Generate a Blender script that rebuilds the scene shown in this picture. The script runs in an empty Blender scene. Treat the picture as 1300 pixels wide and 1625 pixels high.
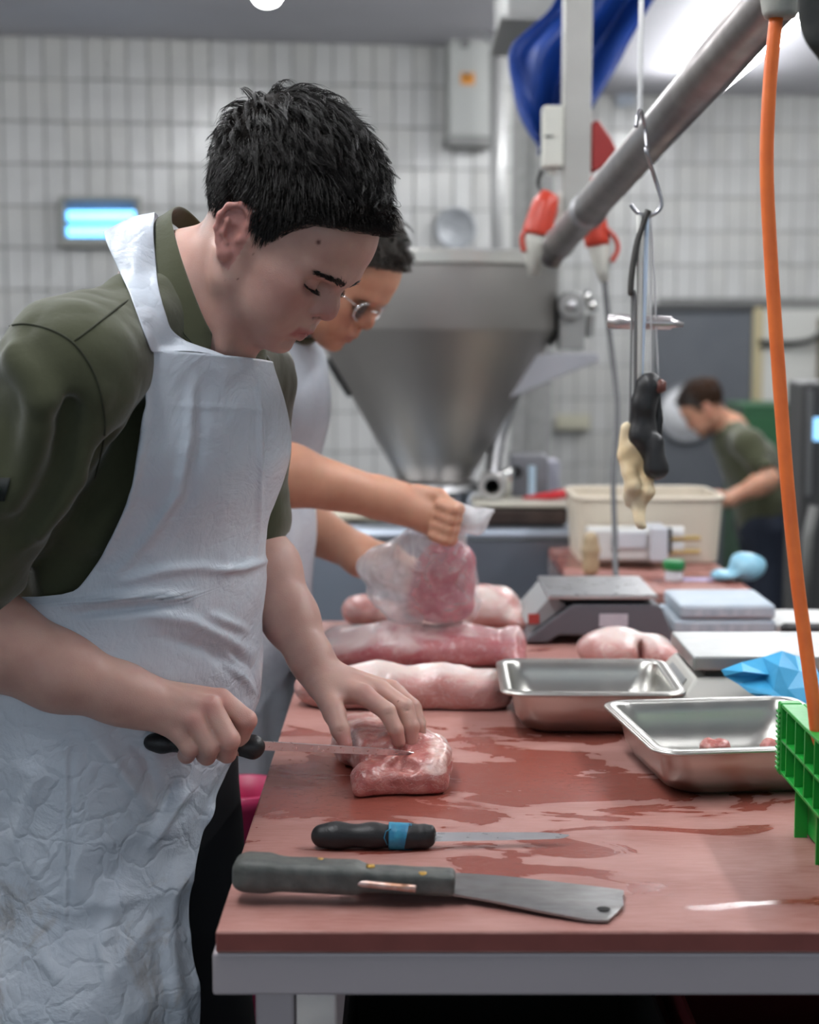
import bpy, bmesh, math, random
import numpy as np
from mathutils import Vector, Matrix, Quaternion
random.seed(7); RNG = np.random.default_rng(7)
sc = bpy.context.scene
COL = sc.collection
PI = math.pi

# ------------------------------------------------------------------ camera
FPX = 2600.0                       # focal length in pixels of the 1300x1625 frame
CAMZ = 1.44
PITCH = math.atan((812.5 - 535.0) / FPX)
cam_d = bpy.data.cameras.new('camera'); cam = bpy.data.objects.new('camera', cam_d); COL.objects.link(cam)
cam.location = (0, 0, CAMZ); cam.rotation_euler = (PI/2 - PITCH, 0, 0)
cam_d.sensor_fit = 'VERTICAL'; cam_d.sensor_height = 36.0; cam_d.sensor_width = 28.8
cam_d.lens = FPX / 1625 * 36.0
cam_d.clip_start = 0.05; cam_d.clip_end = 60
cam_d.dof.use_dof = True; cam_d.dof.focus_distance = 1.86; cam_d.dof.aperture_fstop = 4.2
sc.camera = cam

# ------------------------------------------------------------------ world, lights, exposure
sc.view_settings.view_transform = 'Standard'; sc.view_settings.look = 'None'
sc.view_settings.exposure = 0.20; sc.view_settings.gamma = 1.0; sc.view_settings.use_curve_mapping = False
wd = bpy.data.worlds.new('world'); sc.world = wd; wd.use_nodes = True
wd.node_tree.nodes['Background'].inputs[0].default_value = (0.76, 0.88, 1.0, 1)
wd.node_tree.nodes['Background'].inputs[1].default_value = 0.62

cy = sc.cycles; cy.max_bounces = 4; cy.diffuse_bounces = 3; cy.use_adaptive_sampling = True; cy.adaptive_threshold = .03; cy.glossy_bounces = 3; cy.transmission_bounces = 4; cy.transparent_max_bounces = 6; cy.caustics_reflective = False; cy.caustics_refractive = False
CP, SP = math.cos(PITCH), math.sin(PITCH)
def _ray(px, py):
    dx = (px - 650.0) / FPX; dy = -(py - 812.5) / FPX
    return Vector((dx, CP + dy*SP, -SP + dy*CP))
def P(px, py, Y):                  # the point seen at a pixel, at depth Y in the room
    d = _ray(px, py); t = Y / d.y
    return Vector((d.x*t, Y, CAMZ + d.z*t))
TABLE_Z = 0.90
def T(px, py, z=TABLE_Z):          # the point seen at a pixel on a level plane
    d = _ray(px, py); t = (z - CAMZ) / d.z
    return Vector((d.x*t, d.y*t, z))
def SC(Y): return FPX / Y          # pixels per metre at depth Y (about)

# ------------------------------------------------------------------ materials
MATS = {}
def _nodes(name):
    m = bpy.data.materials.new(name); m.use_nodes = True
    nt = m.node_tree; b = nt.nodes['Principled BSDF']
    return m, nt, b
def N(nt, typ, **kw):
    n = nt.nodes.new(typ)
    for k, v in kw.items(): setattr(n, k, v)
    return n
def mat(name, col, rough=0.5, metal=0.0, var=None, scale=20.0, bump=0.0, bscale=None, spec=None, detail=4.0, stretch=None,
        trans=0.0, sss=0.0, sssr=(1, .3, .2), emit=None, estr=0.0, alpha=1.0, coat=0.0, rvar=0.0, ior=None, distort=0.0, sss_scale=0.004):
    """Principled material; var = second colour mixed in by noise; bump = strength of noise relief"""
    if name in MATS: return MATS[name]
    m, nt, b = _nodes(name); L = nt.links
    b.inputs['Base Color'].default_value = (*col, 1); b.inputs['Roughness'].default_value = rough; b.inputs['Metallic'].default_value = metal
    if spec is not None: b.inputs['Specular IOR Level'].default_value = spec
    if ior: b.inputs['IOR'].default_value = ior
    b.inputs['Transmission Weight'].default_value = trans; b.inputs['Coat Weight'].default_value = coat; b.inputs['Coat Roughness'].default_value = 0.15
    b.inputs['Alpha'].default_value = alpha
    if sss: b.inputs['Subsurface Weight'].default_value = sss; b.inputs['Subsurface Radius'].default_value = sssr; b.inputs['Subsurface Scale'].default_value = sss_scale
    if emit: b.inputs['Emission Color'].default_value = (*emit, 1); b.inputs['Emission Strength'].default_value = estr
    if var is not None or bump or rvar:
        tc = N(nt, 'ShaderNodeTexCoord'); mp = N(nt, 'ShaderNodeMapping'); L.new(tc.outputs['Object'], mp.inputs[0])
        if stretch: mp.inputs['Scale'].default_value = stretch
        nz = N(nt, 'ShaderNodeTexNoise'); nz.inputs['Scale'].default_value = scale; nz.inputs['Detail'].default_value = detail
        nz.inputs['Distortion'].default_value = distort
        L.new(mp.outputs[0], nz.inputs['Vector'])
        if var is not None:
            rp = N(nt, 'ShaderNodeValToRGB'); rp.color_ramp.elements[0].position = 0.35; rp.color_ramp.elements[1].position = 0.65
            rp.color_ramp.elements[0].color = (*col, 1); rp.color_ramp.elements[1].color = (*var, 1)
            L.new(nz.outputs['Fac'], rp.inputs[0]); L.new(rp.outputs[0], b.inputs['Base Color'])
        if rvar:
            mr = N(nt, 'ShaderNodeMapRange'); mr.inputs['To Min'].default_value = max(0.02, rough - rvar); mr.inputs['To Max'].default_value = min(1, rough + rvar)
            L.new(nz.outputs['Fac'], mr.inputs['Value']); L.new(mr.outputs[0], b.inputs['Roughness'])
        if bump:
            nb = nz
            if bscale:
                nb = N(nt, 'ShaderNodeTexNoise'); nb.inputs['Scale'].default_value = bscale; nb.inputs['Detail'].default_value = detail
                L.new(mp.outputs[0], nb.inputs['Vector'])
            bp = N(nt, 'ShaderNodeBump'); bp.inputs['Strength'].default_value = bump; bp.inputs['Distance'].default_value = 0.01
            L.new(nb.outputs['Fac'], bp.inputs['Height']); L.new(bp.outputs[0], b.inputs['Normal'])
    MATS[name] = m
    return m

# ------------------------------------------------------------------ objects
def link(o, parent=None):
    COL.objects.link(o)
    if parent is not None: o.parent = parent
    return o
def tag(o, label=None, cat=None, group=None, kind=None):
    if label: o['label'] = label
    if cat: o['category'] = cat
    if group: o['group'] = group
    if kind: o['kind'] = kind
    return o
def thing(name, loc, label, cat, group=None, rz=0.0):
    o = bpy.data.objects.new(name, None); o.empty_display_size = 0.05
    o.location = loc; o.rotation_euler = (0, 0, rz); link(o); tag(o, label, cat, group)
    o['_w'] = 0; del o['_w']
    return o
def copy_tree(o, parent=None):
    c = o.copy(); COL.objects.link(c)
    if parent is not None: c.parent = parent
    for ch in o.children: copy_tree(ch, c)
    return c
def mesh_obj(name, verts, faces, m, parent=None, smooth=True, world=True):
    """verts in world coordinates; they are moved into the parent's frame when there is one"""
    me = bpy.data.meshes.new(name)
    v = np.asarray(verts, dtype=np.float64)
    if parent is not None and world:
        mw = PMAT(parent).inverted()
        A = np.array(mw); v = v @ A[:3, :3].T + A[:3, 3]
    if isinstance(faces, np.ndarray):
        nf, k = faces.shape
        me.vertices.add(len(v)); me.vertices.foreach_set('co', v.astype(np.float32).ravel())
        me.loops.add(nf*k); me.loops.foreach_set('vertex_index', faces.astype(np.int32).ravel())
        me.polygons.add(nf); me.polygons.foreach_set('loop_start', np.arange(0, nf*k, k, dtype=np.int32))
        me.update(calc_edges=True); me.validate()
    else:
        me.from_pydata([tuple(a) for a in v], [], faces); me.update()
    if smooth: me.polygons.foreach_set('use_smooth', np.ones(len(me.polygons), dtype=bool))
    if m is not None: me.materials.append(m)
    o = bpy.data.objects.new(name, me); link(o, parent)
    return o
def PMAT(o):
    M = Matrix.LocRotScale(o.location, o.rotation_euler, o.scale)
    return PMAT(o.parent) @ M if o.parent else M

class MB:
    """collects shapes; build() links them as one mesh object"""
    def __init__(s, M=None): s.v = []; s.f = []; s.M = M or Matrix.Identity(4)
    def _add(s, vs, fs):
        n = len(s.v); s.v += [s.M @ Vector(p) for p in vs]; s.f += [tuple(i + n for i in f) for f in fs]; return s
    def box(s, lo, hi, bev=0.0, R=None):
        lo = Vector(lo); hi = Vector(hi); c = (lo + hi)/2; h = (hi - lo)/2
        bm = bmesh.new(); bmesh.ops.create_cube(bm, size=1.0)
        for v in bm.verts: v.co = Vector((v.co.x*2*h.x, v.co.y*2*h.y, v.co.z*2*h.z))
        if bev: bmesh.ops.bevel(bm, geom=bm.edges[:], offset=bev, segments=2, affect='EDGES', profile=0.5)
        bm.verts.index_update()
        R = R or Matrix.Identity(3)
        s._add([R @ v.co + c for v in bm.verts], [[v.index for v in f.verts] for f in bm.faces]); bm.free(); return s
    def tube(s, pts, r, n=12, caps=True, flat=1.0, up=None):
        pts = [Vector(p) for p in pts]; rs = r if isinstance(r, (list, tuple)) else [r]*len(pts)
        vs = []; fs = []; prev = None
        for i, p in enumerate(pts):
            t = (pts[min(i+1, len(pts)-1)] - pts[max(i-1, 0)]).normalized()
            if prev is None:
                a = Vector(up) if up else (Vector((0, 0, 1)) if abs(t.z) < 0.9 else Vector((1, 0, 0)))
                u = (a - t*a.dot(t)).normalized()
            else: u = (prev - t*prev.dot(t)).normalized()
            w = t.cross(u); prev = u
            for k in range(n):
                a = 2*PI*k/n; vs.append(p + u*(math.cos(a)*rs[i]*flat) + w*(math.sin(a)*rs[i]))
        for i in range(len(pts)-1):
            for k in range(n):
                fs.append((i*n+k, i*n+(k+1) % n, (i+1)*n+(k+1) % n, (i+1)*n+k))
        if caps: fs.append(tuple(range(n-1, -1, -1))); fs.append(tuple((len(pts)-1)*n + k for k in range(n)))
        return s._add(vs, fs)
    def cyl(s, a, b, r, r2=None, n=20): return s.tube([a, b], [r, r if r2 is None else r2], n)
    def lathe(s, prof, c=(0, 0, 0), n=40, axis='z', close=False):
        vs = []; fs = []; c = Vector(c)
        for (r, z) in prof:
            for k in range(n):
                a = 2*PI*k/n; p = (r*math.cos(a), r*math.sin(a), z)
                if axis == 'x': p = (z, p[0], p[1])
                if axis == 'y': p = (p[0], z, p[1])
                vs.append(c + Vector(p))
        m = len(prof)
        for i in range(m-1):
            for k in range(n): fs.append((i*n+k, i*n+(k+1) % n, (i+1)*n+(k+1) % n, (i+1)*n+k))
        if not close: fs.append(tuple(range(n-1, -1, -1))); fs.append(tuple((m-1)*n+k for k in range(n)))
        return s._add(vs, fs)
    def prism(s, poly, z0, z1):      # polygon in xy extruded in z
        n = len(poly); vs = [(x, y, z0) for x, y in poly] + [(x, y, z1) for x, y in poly]
        fs = [tuple(range(n-1, -1, -1)), tuple(range(n, 2*n))] + [(k, (k+1) % n, n+(k+1) % n, n+k) for k in range(n)]
        return s._add(vs, fs)
    def grid(s, G):                  # G[i][j] points
        h = len(G); w = len(G[0]); return s._add([p for r in G for p in r], [(i*w+j, i*w+j+1, (i+1)*w+j+1, (i+1)*w+j) for i in range(h-1) for j in range(w-1)])
    def build(s, name, m, parent=None, smooth=False, bevel=0.0, solid=0.0, auto=None, world=True, subsurf=0):
        o = mesh_obj(name, s.v, s.f, m, parent, smooth, world)
        if solid: md = o.modifiers.new('t', 'SOLIDIFY'); md.thickness = solid; md.offset = 0
        if bevel: md = o.modifiers.new('b', 'BEVEL'); md.width = bevel; md.segments = 2; md.limit_method = 'ANGLE'
        if subsurf: md = o.modifiers.new('s', 'SUBSURF'); md.levels = subsurf; md.render_levels = subsurf
        if auto is not None:
            o.data.polygons.foreach_set('use_smooth', np.ones(len(o.data.polygons), dtype=bool))
            bm = bmesh.new(); bm.from_mesh(o.data)
            for e in bm.edges:
                e.smooth = len(e.link_faces) != 2 or e.calc_face_angle(0) < auto
            bm.to_mesh(o.data); bm.free()
        return o
def spline(pts, n=8):               # Catmull-Rom through 3-D points
    pts = [np.array(p, float) for p in pts]; out = []
    q = [2*pts[0]-pts[1]] + pts + [2*pts[-1]-pts[-2]]
    for i in range(len(pts)-1):
        a, b, c, d = q[i:i+4]
        for k in range(n):
            t = k/n; out.append(0.5*((2*b)+(c-a)*t+(2*a-5*b+4*c-d)*t*t+(3*b-a-3*c+d)*t**3))
    out.append(pts[-1]); return [Vector(p) for p in out]
def interp(x, xs, ys):
    return np.interp(x, xs, ys)

# ------------------------------------------------------------------ smooth solids: signed distances meshed by surface nets
def smin(a, b, k):
    if k <= 0: return np.minimum(a, b)
    h = np.maximum(k - np.abs(a - b), 0.0)/k
    return np.minimum(a, b) - h*h*k*0.25
def smax(a, b, k): return -smin(-a, -b, k)
class S:
    """a list of shapes blended in order"""
    def __init__(s, M=None):
        s.ops = []; s.Mi = None
        if M is not None: s.frame(M)
    def frame(s, M):                # following shapes are given in the frame M (rigid)
        A = np.array(M); s.R = A[:3, :3]; s.t = A[:3, 3]; return s
    def _w(s, p):
        p = np.array(p, float); return s.R @ p + s.t if hasattr(s, 'R') else p
    def _d(s, p):
        p = np.array(p, float); return s.R @ p if hasattr(s, 'R') else p
    def add(s, fn, c, r, k=0.0, op='+'): s.ops.append((fn, np.array(c, float), float(r), k, op)); return s
    def cone(s, a, b, r1, r2, k=0.0, op='+', sq=None):
        """tapered capsule; sq = (axis, factor) widens it along an axis"""
        a = s._w(a); b = s._w(b); ba = b - a; l2 = max(ba @ ba, 1e-12)
        ax = None
        if sq: ax = s._d(sq[0]); ax = ax/np.linalg.norm(ax); fc = sq[1]
        bb = ba if ax is None else ba - ax*(ba @ ax)*(1 - 1/fc)
        bl = bb/max(bb @ bb, 1e-12); dr = r2 - r1
        def fn(p):
            q = p - a
            if ax is not None: q = q - np.outer(q @ ax, ax)*(1 - 1/fc)
            h = np.minimum(np.maximum(q @ bl, 0), 1)
            q = q - h[:, None]*bb
            return np.sqrt(np.einsum('ij,ij->i', q, q)) - (r1 + dr*h)
        return s.add(fn, (a+b)/2, (math.sqrt(l2)/2 + max(r1, r2))*(max(1, sq[1]) if sq else 1), k, op)
    def ell(s, c, rad, k=0.0, op='+', R=None):
        c = s._w(c); rad = np.array(rad, float)
        RR = s.R if hasattr(s, 'R') else np.eye(3)
        if R is not None: RR = RR @ np.array(R)
        mn = rad.min()
        def fn(p):
            q = (p - c) @ RR
            q = q/rad; k0 = np.sqrt(np.einsum('ij,ij->i', q, q)); q = q/rad; k1 = np.sqrt(np.einsum('ij,ij->i', q, q))
            return np.where(k0 < 1e-6, -mn, k0*(k0 - 1.0)/np.maximum(k1, 1e-9))
        return s.add(fn, c, rad.max(), k, op)
    def chain(s, pts, rs, k=0.004, kin=None, op='+'):
        """a limb or finger: tapered capsules blended among themselves, then with the rest"""
        sub = S()
        if hasattr(s, 'R'): sub.R, sub.t = s.R, s.t
        for i in range(len(pts)-1): sub.cone(pts[i], pts[i+1], rs[i], rs[i+1], (kin if kin is not None else 0.004) if i else 0)
        return s.sub(sub, k, op)
    def sub(s, o, k=0.0, op='+'):
        cs = np.array([x[1] for x in o.ops]); c = cs.mean(0); r = max(np.linalg.norm(x[1]-c) + x[2] for x in o.ops)
        s.add(lambda p: o.eval(p), c, r, k, op); s.ops[-1][0].sub = o; return s
    def eval(s, p, cull=None):
        d = np.full(len(p), 1e3); ops = s.ops
        if cull is not None:
            if getattr(s, '_n', 0) != len(ops): s._C = np.array([o[1] for o in ops]); s._R = np.array([o[2] + o[3] for o in ops]); s._n = len(ops)
            near = np.sqrt(((s._C - cull[0])**2).sum(1)) - s._R <= cull[1]; ops = [o for o, a in zip(ops, near) if a]
        for fn, c, r, k, op in ops:
            sb = getattr(fn, 'sub', None)
            if op == 'x':
                mk = np.abs(d) < .03
                if mk.any(): d[mk] += fn(p[mk])
                continue
            e = fn(p) if sb is None or cull is None else sb.eval(p, cull)
            if op == '+': d = smin(d, e, k)
            elif op == '-': d = smax(d, -e, k)
            elif op == '&': d = smax(d, e, k)
        return d
    def mesh(s, h, lo=None, hi=None, B=16):
        adds = [(c, r) for fn, c, r, k, op in s.ops if op == '+']
        if lo is None: lo = np.min([c - r for c, r in adds], 0) - 3*h
        if hi is None: hi = np.max([c + r for c, r in adds], 0) + 3*h
        lo = np.array(lo, float); hi = np.array(hi, float)
        nb = np.maximum(1, np.ceil((hi - lo)/(h*B)).astype(int))
        bi = np.stack(np.meshgrid(*[np.arange(n) for n in nb], indexing='ij'), -1).reshape(-1, 3)
        cen = lo + (bi + 0.5)*h*B; diag = h*B*math.sqrt(3)/2
        act = np.abs(s.eval(cen)) < diag*1.75
        bi = bi[act]; cen = cen[act]
        g = np.arange(B+1)*h; gp = np.stack(np.meshgrid(g, g, g, indexing='ij'), -1).reshape(-1, 3)
        g4 = np.arange(0, B+1, 4)*h; gc = np.stack(np.meshgrid(g4, g4, g4, indexing='ij'), -1).reshape(-1, 3)
        dim = nb*B + 2
        def key(ijk): return (ijk[..., 0].astype(np.int64)*dim[1] + ijk[..., 1])*dim[2] + ijk[..., 2]
        VK, VP, Q = [], [], []
        for b, c in zip(bi, cen):
            o = lo + b*h*B
            d = s.eval(gc + o, (c, diag + 0.012))
            if np.abs(d).min() > 4*h*1.4: continue
            d = s.eval(gp + o, (c, diag + 0.012)).reshape(B+1, B+1, B+1)
            d = np.where(d == 0, 1e-9, d)
            if d.min() > 0 or d.max() < 0: continue
            ins = d < 0
            cnt = np.zeros((B, B, B)); acc = np.zeros((B, B, B, 3)); base = b*B
            for ax in range(3):
                sl0 = [slice(None)]*3; sl1 = [slice(None)]*3; sl0[ax] = slice(0, B); sl1[ax] = slice(1, B+1)
                d0 = d[tuple(sl0)]; d1 = d[tuple(sl1)]; cr = (d0 < 0) != (d1 < 0)
                t = np.where(cr, d0/(d0 - d1 + 1e-30), 0)
                o1, o2 = [a for a in range(3) if a != ax]
                for u in (0, 1):
                    for v in (0, 1):
                        ss = [slice(None)]*3; ss[o1] = slice(u, u+B); ss[o2] = slice(v, v+B)
                        c_ = cr[tuple(ss)]; t_ = t[tuple(ss)]
                        cnt += c_
                        acc[..., ax] += np.where(c_, t_, 0); acc[..., o1] += np.where(c_, u, 0); acc[..., o2] += np.where(c_, v, 0)
                # quads for the edges this block owns
                ss = [slice(0, B)]*3; e = cr[tuple(ss)]
                idx = np.argwhere(e)
                if len(idx):
                    flip = ins[tuple(ss)][e]
                    gi = idx + base; q = []
                    for (u, v) in ((0, 0), (1, 0), (1, 1), (0, 1)):
                        w = gi.copy(); w[:, o1] -= u; w[:, o2] -= v; q.append(key(w))
                    q = np.stack(q, 1)
                    par = 1 if ax != 1 else -1
                    fl = flip if par == 1 else ~flip
                    q = np.where(fl[:, None], q, q[:, ::-1]); Q.append(q)
            mk = cnt > 0
            ci = np.argwhere(mk)
            VK.append(key(ci + base)); VP.append(o + (ci + acc[mk]/cnt[mk][:, None])*h)
        VK = np.concatenate(VK); VP = np.concatenate(VP); Q = np.concatenate(Q)
        od = np.argsort(VK); VK = VK[od]; VP = VP[od]
        pos = np.clip(np.searchsorted(VK, Q), 0, len(VK)-1); ok = (VK[pos] == Q).all(1)
        return VP, pos[ok]
def smooth_mesh(v, q, it=2, lam=0.5):
    E = np.concatenate([q[:, [0, 1]], q[:, [1, 2]], q[:, [2, 3]], q[:, [3, 0]]]); E = np.concatenate([E, E[:, ::-1]])
    n = len(v); deg = np.bincount(E[:, 0], minlength=n)
    for _ in range(it):
        a = np.stack([np.bincount(E[:, 0], v[E[:, 1], k], n) for k in range(3)], 1)/np.maximum(deg, 1)[:, None]
        v = v + lam*(np.where(deg[:, None] > 0, a, v) - v)
    return v
def vnoise(p, freq, seed=0):        # smooth value noise in numpy, about -1..1
    q = p*freq + seed*17.31; i = np.floor(q).astype(np.int64); f = q - i; f = f*f*(3-2*f); out = 0
    for dx in (0, 1):
        for dy in (0, 1):
            for dz in (0, 1):
                hsh = ((i[:, 0]+dx)*73856093 ^ (i[:, 1]+dy)*19349663 ^ (i[:, 2]+dz)*83492791) & 0xffffff
                hsh = (hsh*1103515245 + 12345) & 0x7fffffff
                w = (f[:, 0] if dx else 1-f[:, 0])*(f[:, 1] if dy else 1-f[:, 1])*(f[:, 2] if dz else 1-f[:, 2])
                out = out + w*((hsh >> 8) % 4096/2047.5 - 1)
    return out
def face_attr(o, name, vals):       # a per-vertex value for the material to read
    a = o.data.attributes.new(name, 'FLOAT', 'POINT'); a.data.foreach_set('value', np.asarray(vals, np.float32))
# ================================================================== the setting
CEIL = 2.90
STEEL = mat('brushed_steel', (.55, .55, .56), .30, 1.0, rvar=.10, scale=30, stretch=(1, 1, 14))
STEEL_DULL = mat('dull_steel', (.42, .42, .43), .42, 1.0, rvar=.08, scale=24)
STEEL_PAN = mat('used_steel', (.58, .57, .53), .31, 1.0, rvar=.07, scale=40, stretch=(1, 1, .15))
BLACKP = mat('black_plastic', (.012, .012, .013), .45, bump=.05, scale=300)
WHITEP = mat('white_plastic', (.62, .62, .60), .4, bump=.02, scale=60)
LAMP = mat('lamp_tube', (1, 1, 1), .5, emit=(.97, .985, 1.0), estr=35)
def struct(o): o['kind'] = 'structure'; return o

# floor, ceiling
struct(MB().box((-4, -3, -.05), (5, 11, 0)).build('floor', mat('floor_screed', (.10, .10, .105), .5, var=(.14, .14, .14), scale=6)))
struct(MB().box((-4, -3, CEIL), (5, 11, CEIL + .06)).build('ceiling', mat('ceiling_paint', (.46, .455, .49), .6, var=(.50, .495, .53), scale=2)))

# tiled walls
GROUT = mat('grout', (.22, .22, .215), .85, var=(.27, .27, .26), scale=30)
TILE = mat('white_tile', (.54, .54, .525), .22, var=(.60, .60, .585), scale=3, coat=.3)
TILE2 = mat('white_tile_warm', (.585, .58, .55), .22, var=(.53, .53, .515), scale=3, coat=.3)
def tile_mesh(tw, th, m):
    b = MB().box((-tw/2, -.006, -th/2), (tw/2, .004, th/2), .0025)
    me = bpy.data.meshes.new('tile'); me.from_pydata([tuple(v) for v in b.v], [], b.f); me.materials.append(m); return me
def tiled_wall(name, A, B, seen, hole=None, top=CEIL):
    """wall from A to B (xy) with tiles 100 x 200 mm; seen(x, z) says which tiles are single pieces"""
    A = Vector((*A, 0)); B = Vector((*B, 0)); L = (B - A).length; rz = math.atan2(B.y - A.y, B.x - A.x)
    w = struct(MB().box((0, .010, 0), (L, .12, top)).build(name, GROUT, world=False)); w.location = A; w.rotation_euler = (0, 0, rz)
    pw, phh = .1015, .2045; meshes = [tile_mesh(pw - .006, phh - .006, TILE), tile_mesh(pw - .006, phh - .006, TILE2)]
    nx, nz = int(L/pw), int(top/phh); one, rest = [], []
    for i in range(nx):
        for j in range(nz + 1):
            x, z = (i + .5)*pw, top - (j + .5)*phh
            if z < .05 or (hole and hole(x, z)): continue
            p = A + (B - A)*(x/L); px, py = proj_px((p.x, p.y, z))
            (one if seen(px, py) else rest).append((x, z))
    random.shuffle(one); one.sort(key=lambda a: 0); rest += one[300:]; one = one[:300]
    for x, z in one:
        t = bpy.data.objects.new('tile', random.choice(meshes)); link(t, w); t.location = (x, .004 + random.uniform(-.0006, .0006), z)
    b = MB()
    for x, z in rest: b.box((x - pw/2 + .003, -.002, z - phh/2 + .003), (x + pw/2 - .003, .011, z + phh/2 - .003))
    if rest: b.build('tiles_beyond', TILE, w, world=False)['kind'] = 'stuff'
    return w
def proj_px(p):
    x, y, z = p[0], p[1], p[2] - CAMZ; zc = y*CP - z*SP
    return 650 + FPX*x/zc, 812.5 - FPX*(y*SP + z*CP)/zc
wl = tiled_wall('wall_back_left', (-3.2, 8.01), (.62, 8.51), lambda x, y: -20 < x < 850 and 60 < y < 620)
DX0, DX1 = 1.50, 2.10
tiled_wall('wall_back_right', (.62, 10.15), (4.2, 10.15), lambda x, y: 800 < x < 1320 and 130 < y < 800, hole=lambda x, z: DX0 < x + .62 < DX1 + .55 and z < 1.62)
struct(MB().box((.62, 8.51, 0), (.74, 10.15, CEIL)).build('wall_return', GROUT))
struct(MB().box((-4.1, -3, 0), (-4, 11, CEIL)).build('wall_left', mat('painted_wall', (.60, .61, .60), .6)))
struct(MB().box((5, -3, 0), (5.1, 11, CEIL)).build('wall_right', mat('painted_wall', (.60, .61, .60), .6)))

# grey swing door with a round window
d = struct(MB().box((DX0, 10.08, 0), (DX1, 10.14, 1.60), .006).build('door_1', mat('grey_door', (.105, .115, .13), .5, var=(.12, .13, .145), scale=4)))
c = P(1090, 655, 10.07)
MB().lathe([(.165, 0), (.180, -.004), (.185, -.02), (.168, -.024), (.163, -.01)], c, 36, 'y').build('window_ring', mat('grey_rubber', (.25, .26, .28), .6), d, smooth=True)
MB().lathe([(.166, -.010), (.166, -.014)], c, 36, 'y').build('window_pane', mat('daylit_pane', (.85, .86, .88), .35), d, smooth=True)  # pale pane colour stands in for daylight behind the door
MB().box((DX0 - .02, 10.06, 1.60), (DX1 + .08, 10.14, 1.64), .004).build('door_rail', mat('dark_rail', (.06, .06, .062), .5), d)
struct(MB().box((DX1, 10.05, 0), (DX1 + .06, 10.14, 1.62), .004).build('trim_1', mat('yellowed_frame', (.50, .43, .26), .6)))

# fluorescent fittings under the ceiling
def strip_lamp(x, y0, y1, label, w=.11, power=None):
    t = thing('ceiling_lamp', (x, y0, 2.78), label, 'ceiling lamp', 'fluorescent ceiling lamps')
    MB().box((x - w*.45, y0, 2.81), (x + w*.45, y1, 2.90), .006).build('housing', mat('lamp_housing', (.7, .7, .7), .5), t)
    MB().tube([(x, y0 + .01, 2.775), (x, y1 - .01, 2.775)], w/2, 20, flat=.75).build('diffuser', LAMP, t, smooth=True)
    return t
strip_lamp(-.56, 4.2, 6.64, 'bright strip lamp on ceiling, its rounded end at the top left of view')
strip_lamp(1.585, 6.0, 9.3, 'long bright strip lamp on ceiling behind the slanting steel rail', .15)
for x, y0, y1, lb in ((-.56, .6, 3.0, 'strip lamp above the young butcher'), (1.585, 1.2, 4.2, 'strip lamp above the right side of the cutting table'), (-2.4, 2.2, 5.2, 'strip lamp above the left aisle')):
    strip_lamp(x, y0, y1, lb + ', out of view')
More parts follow.
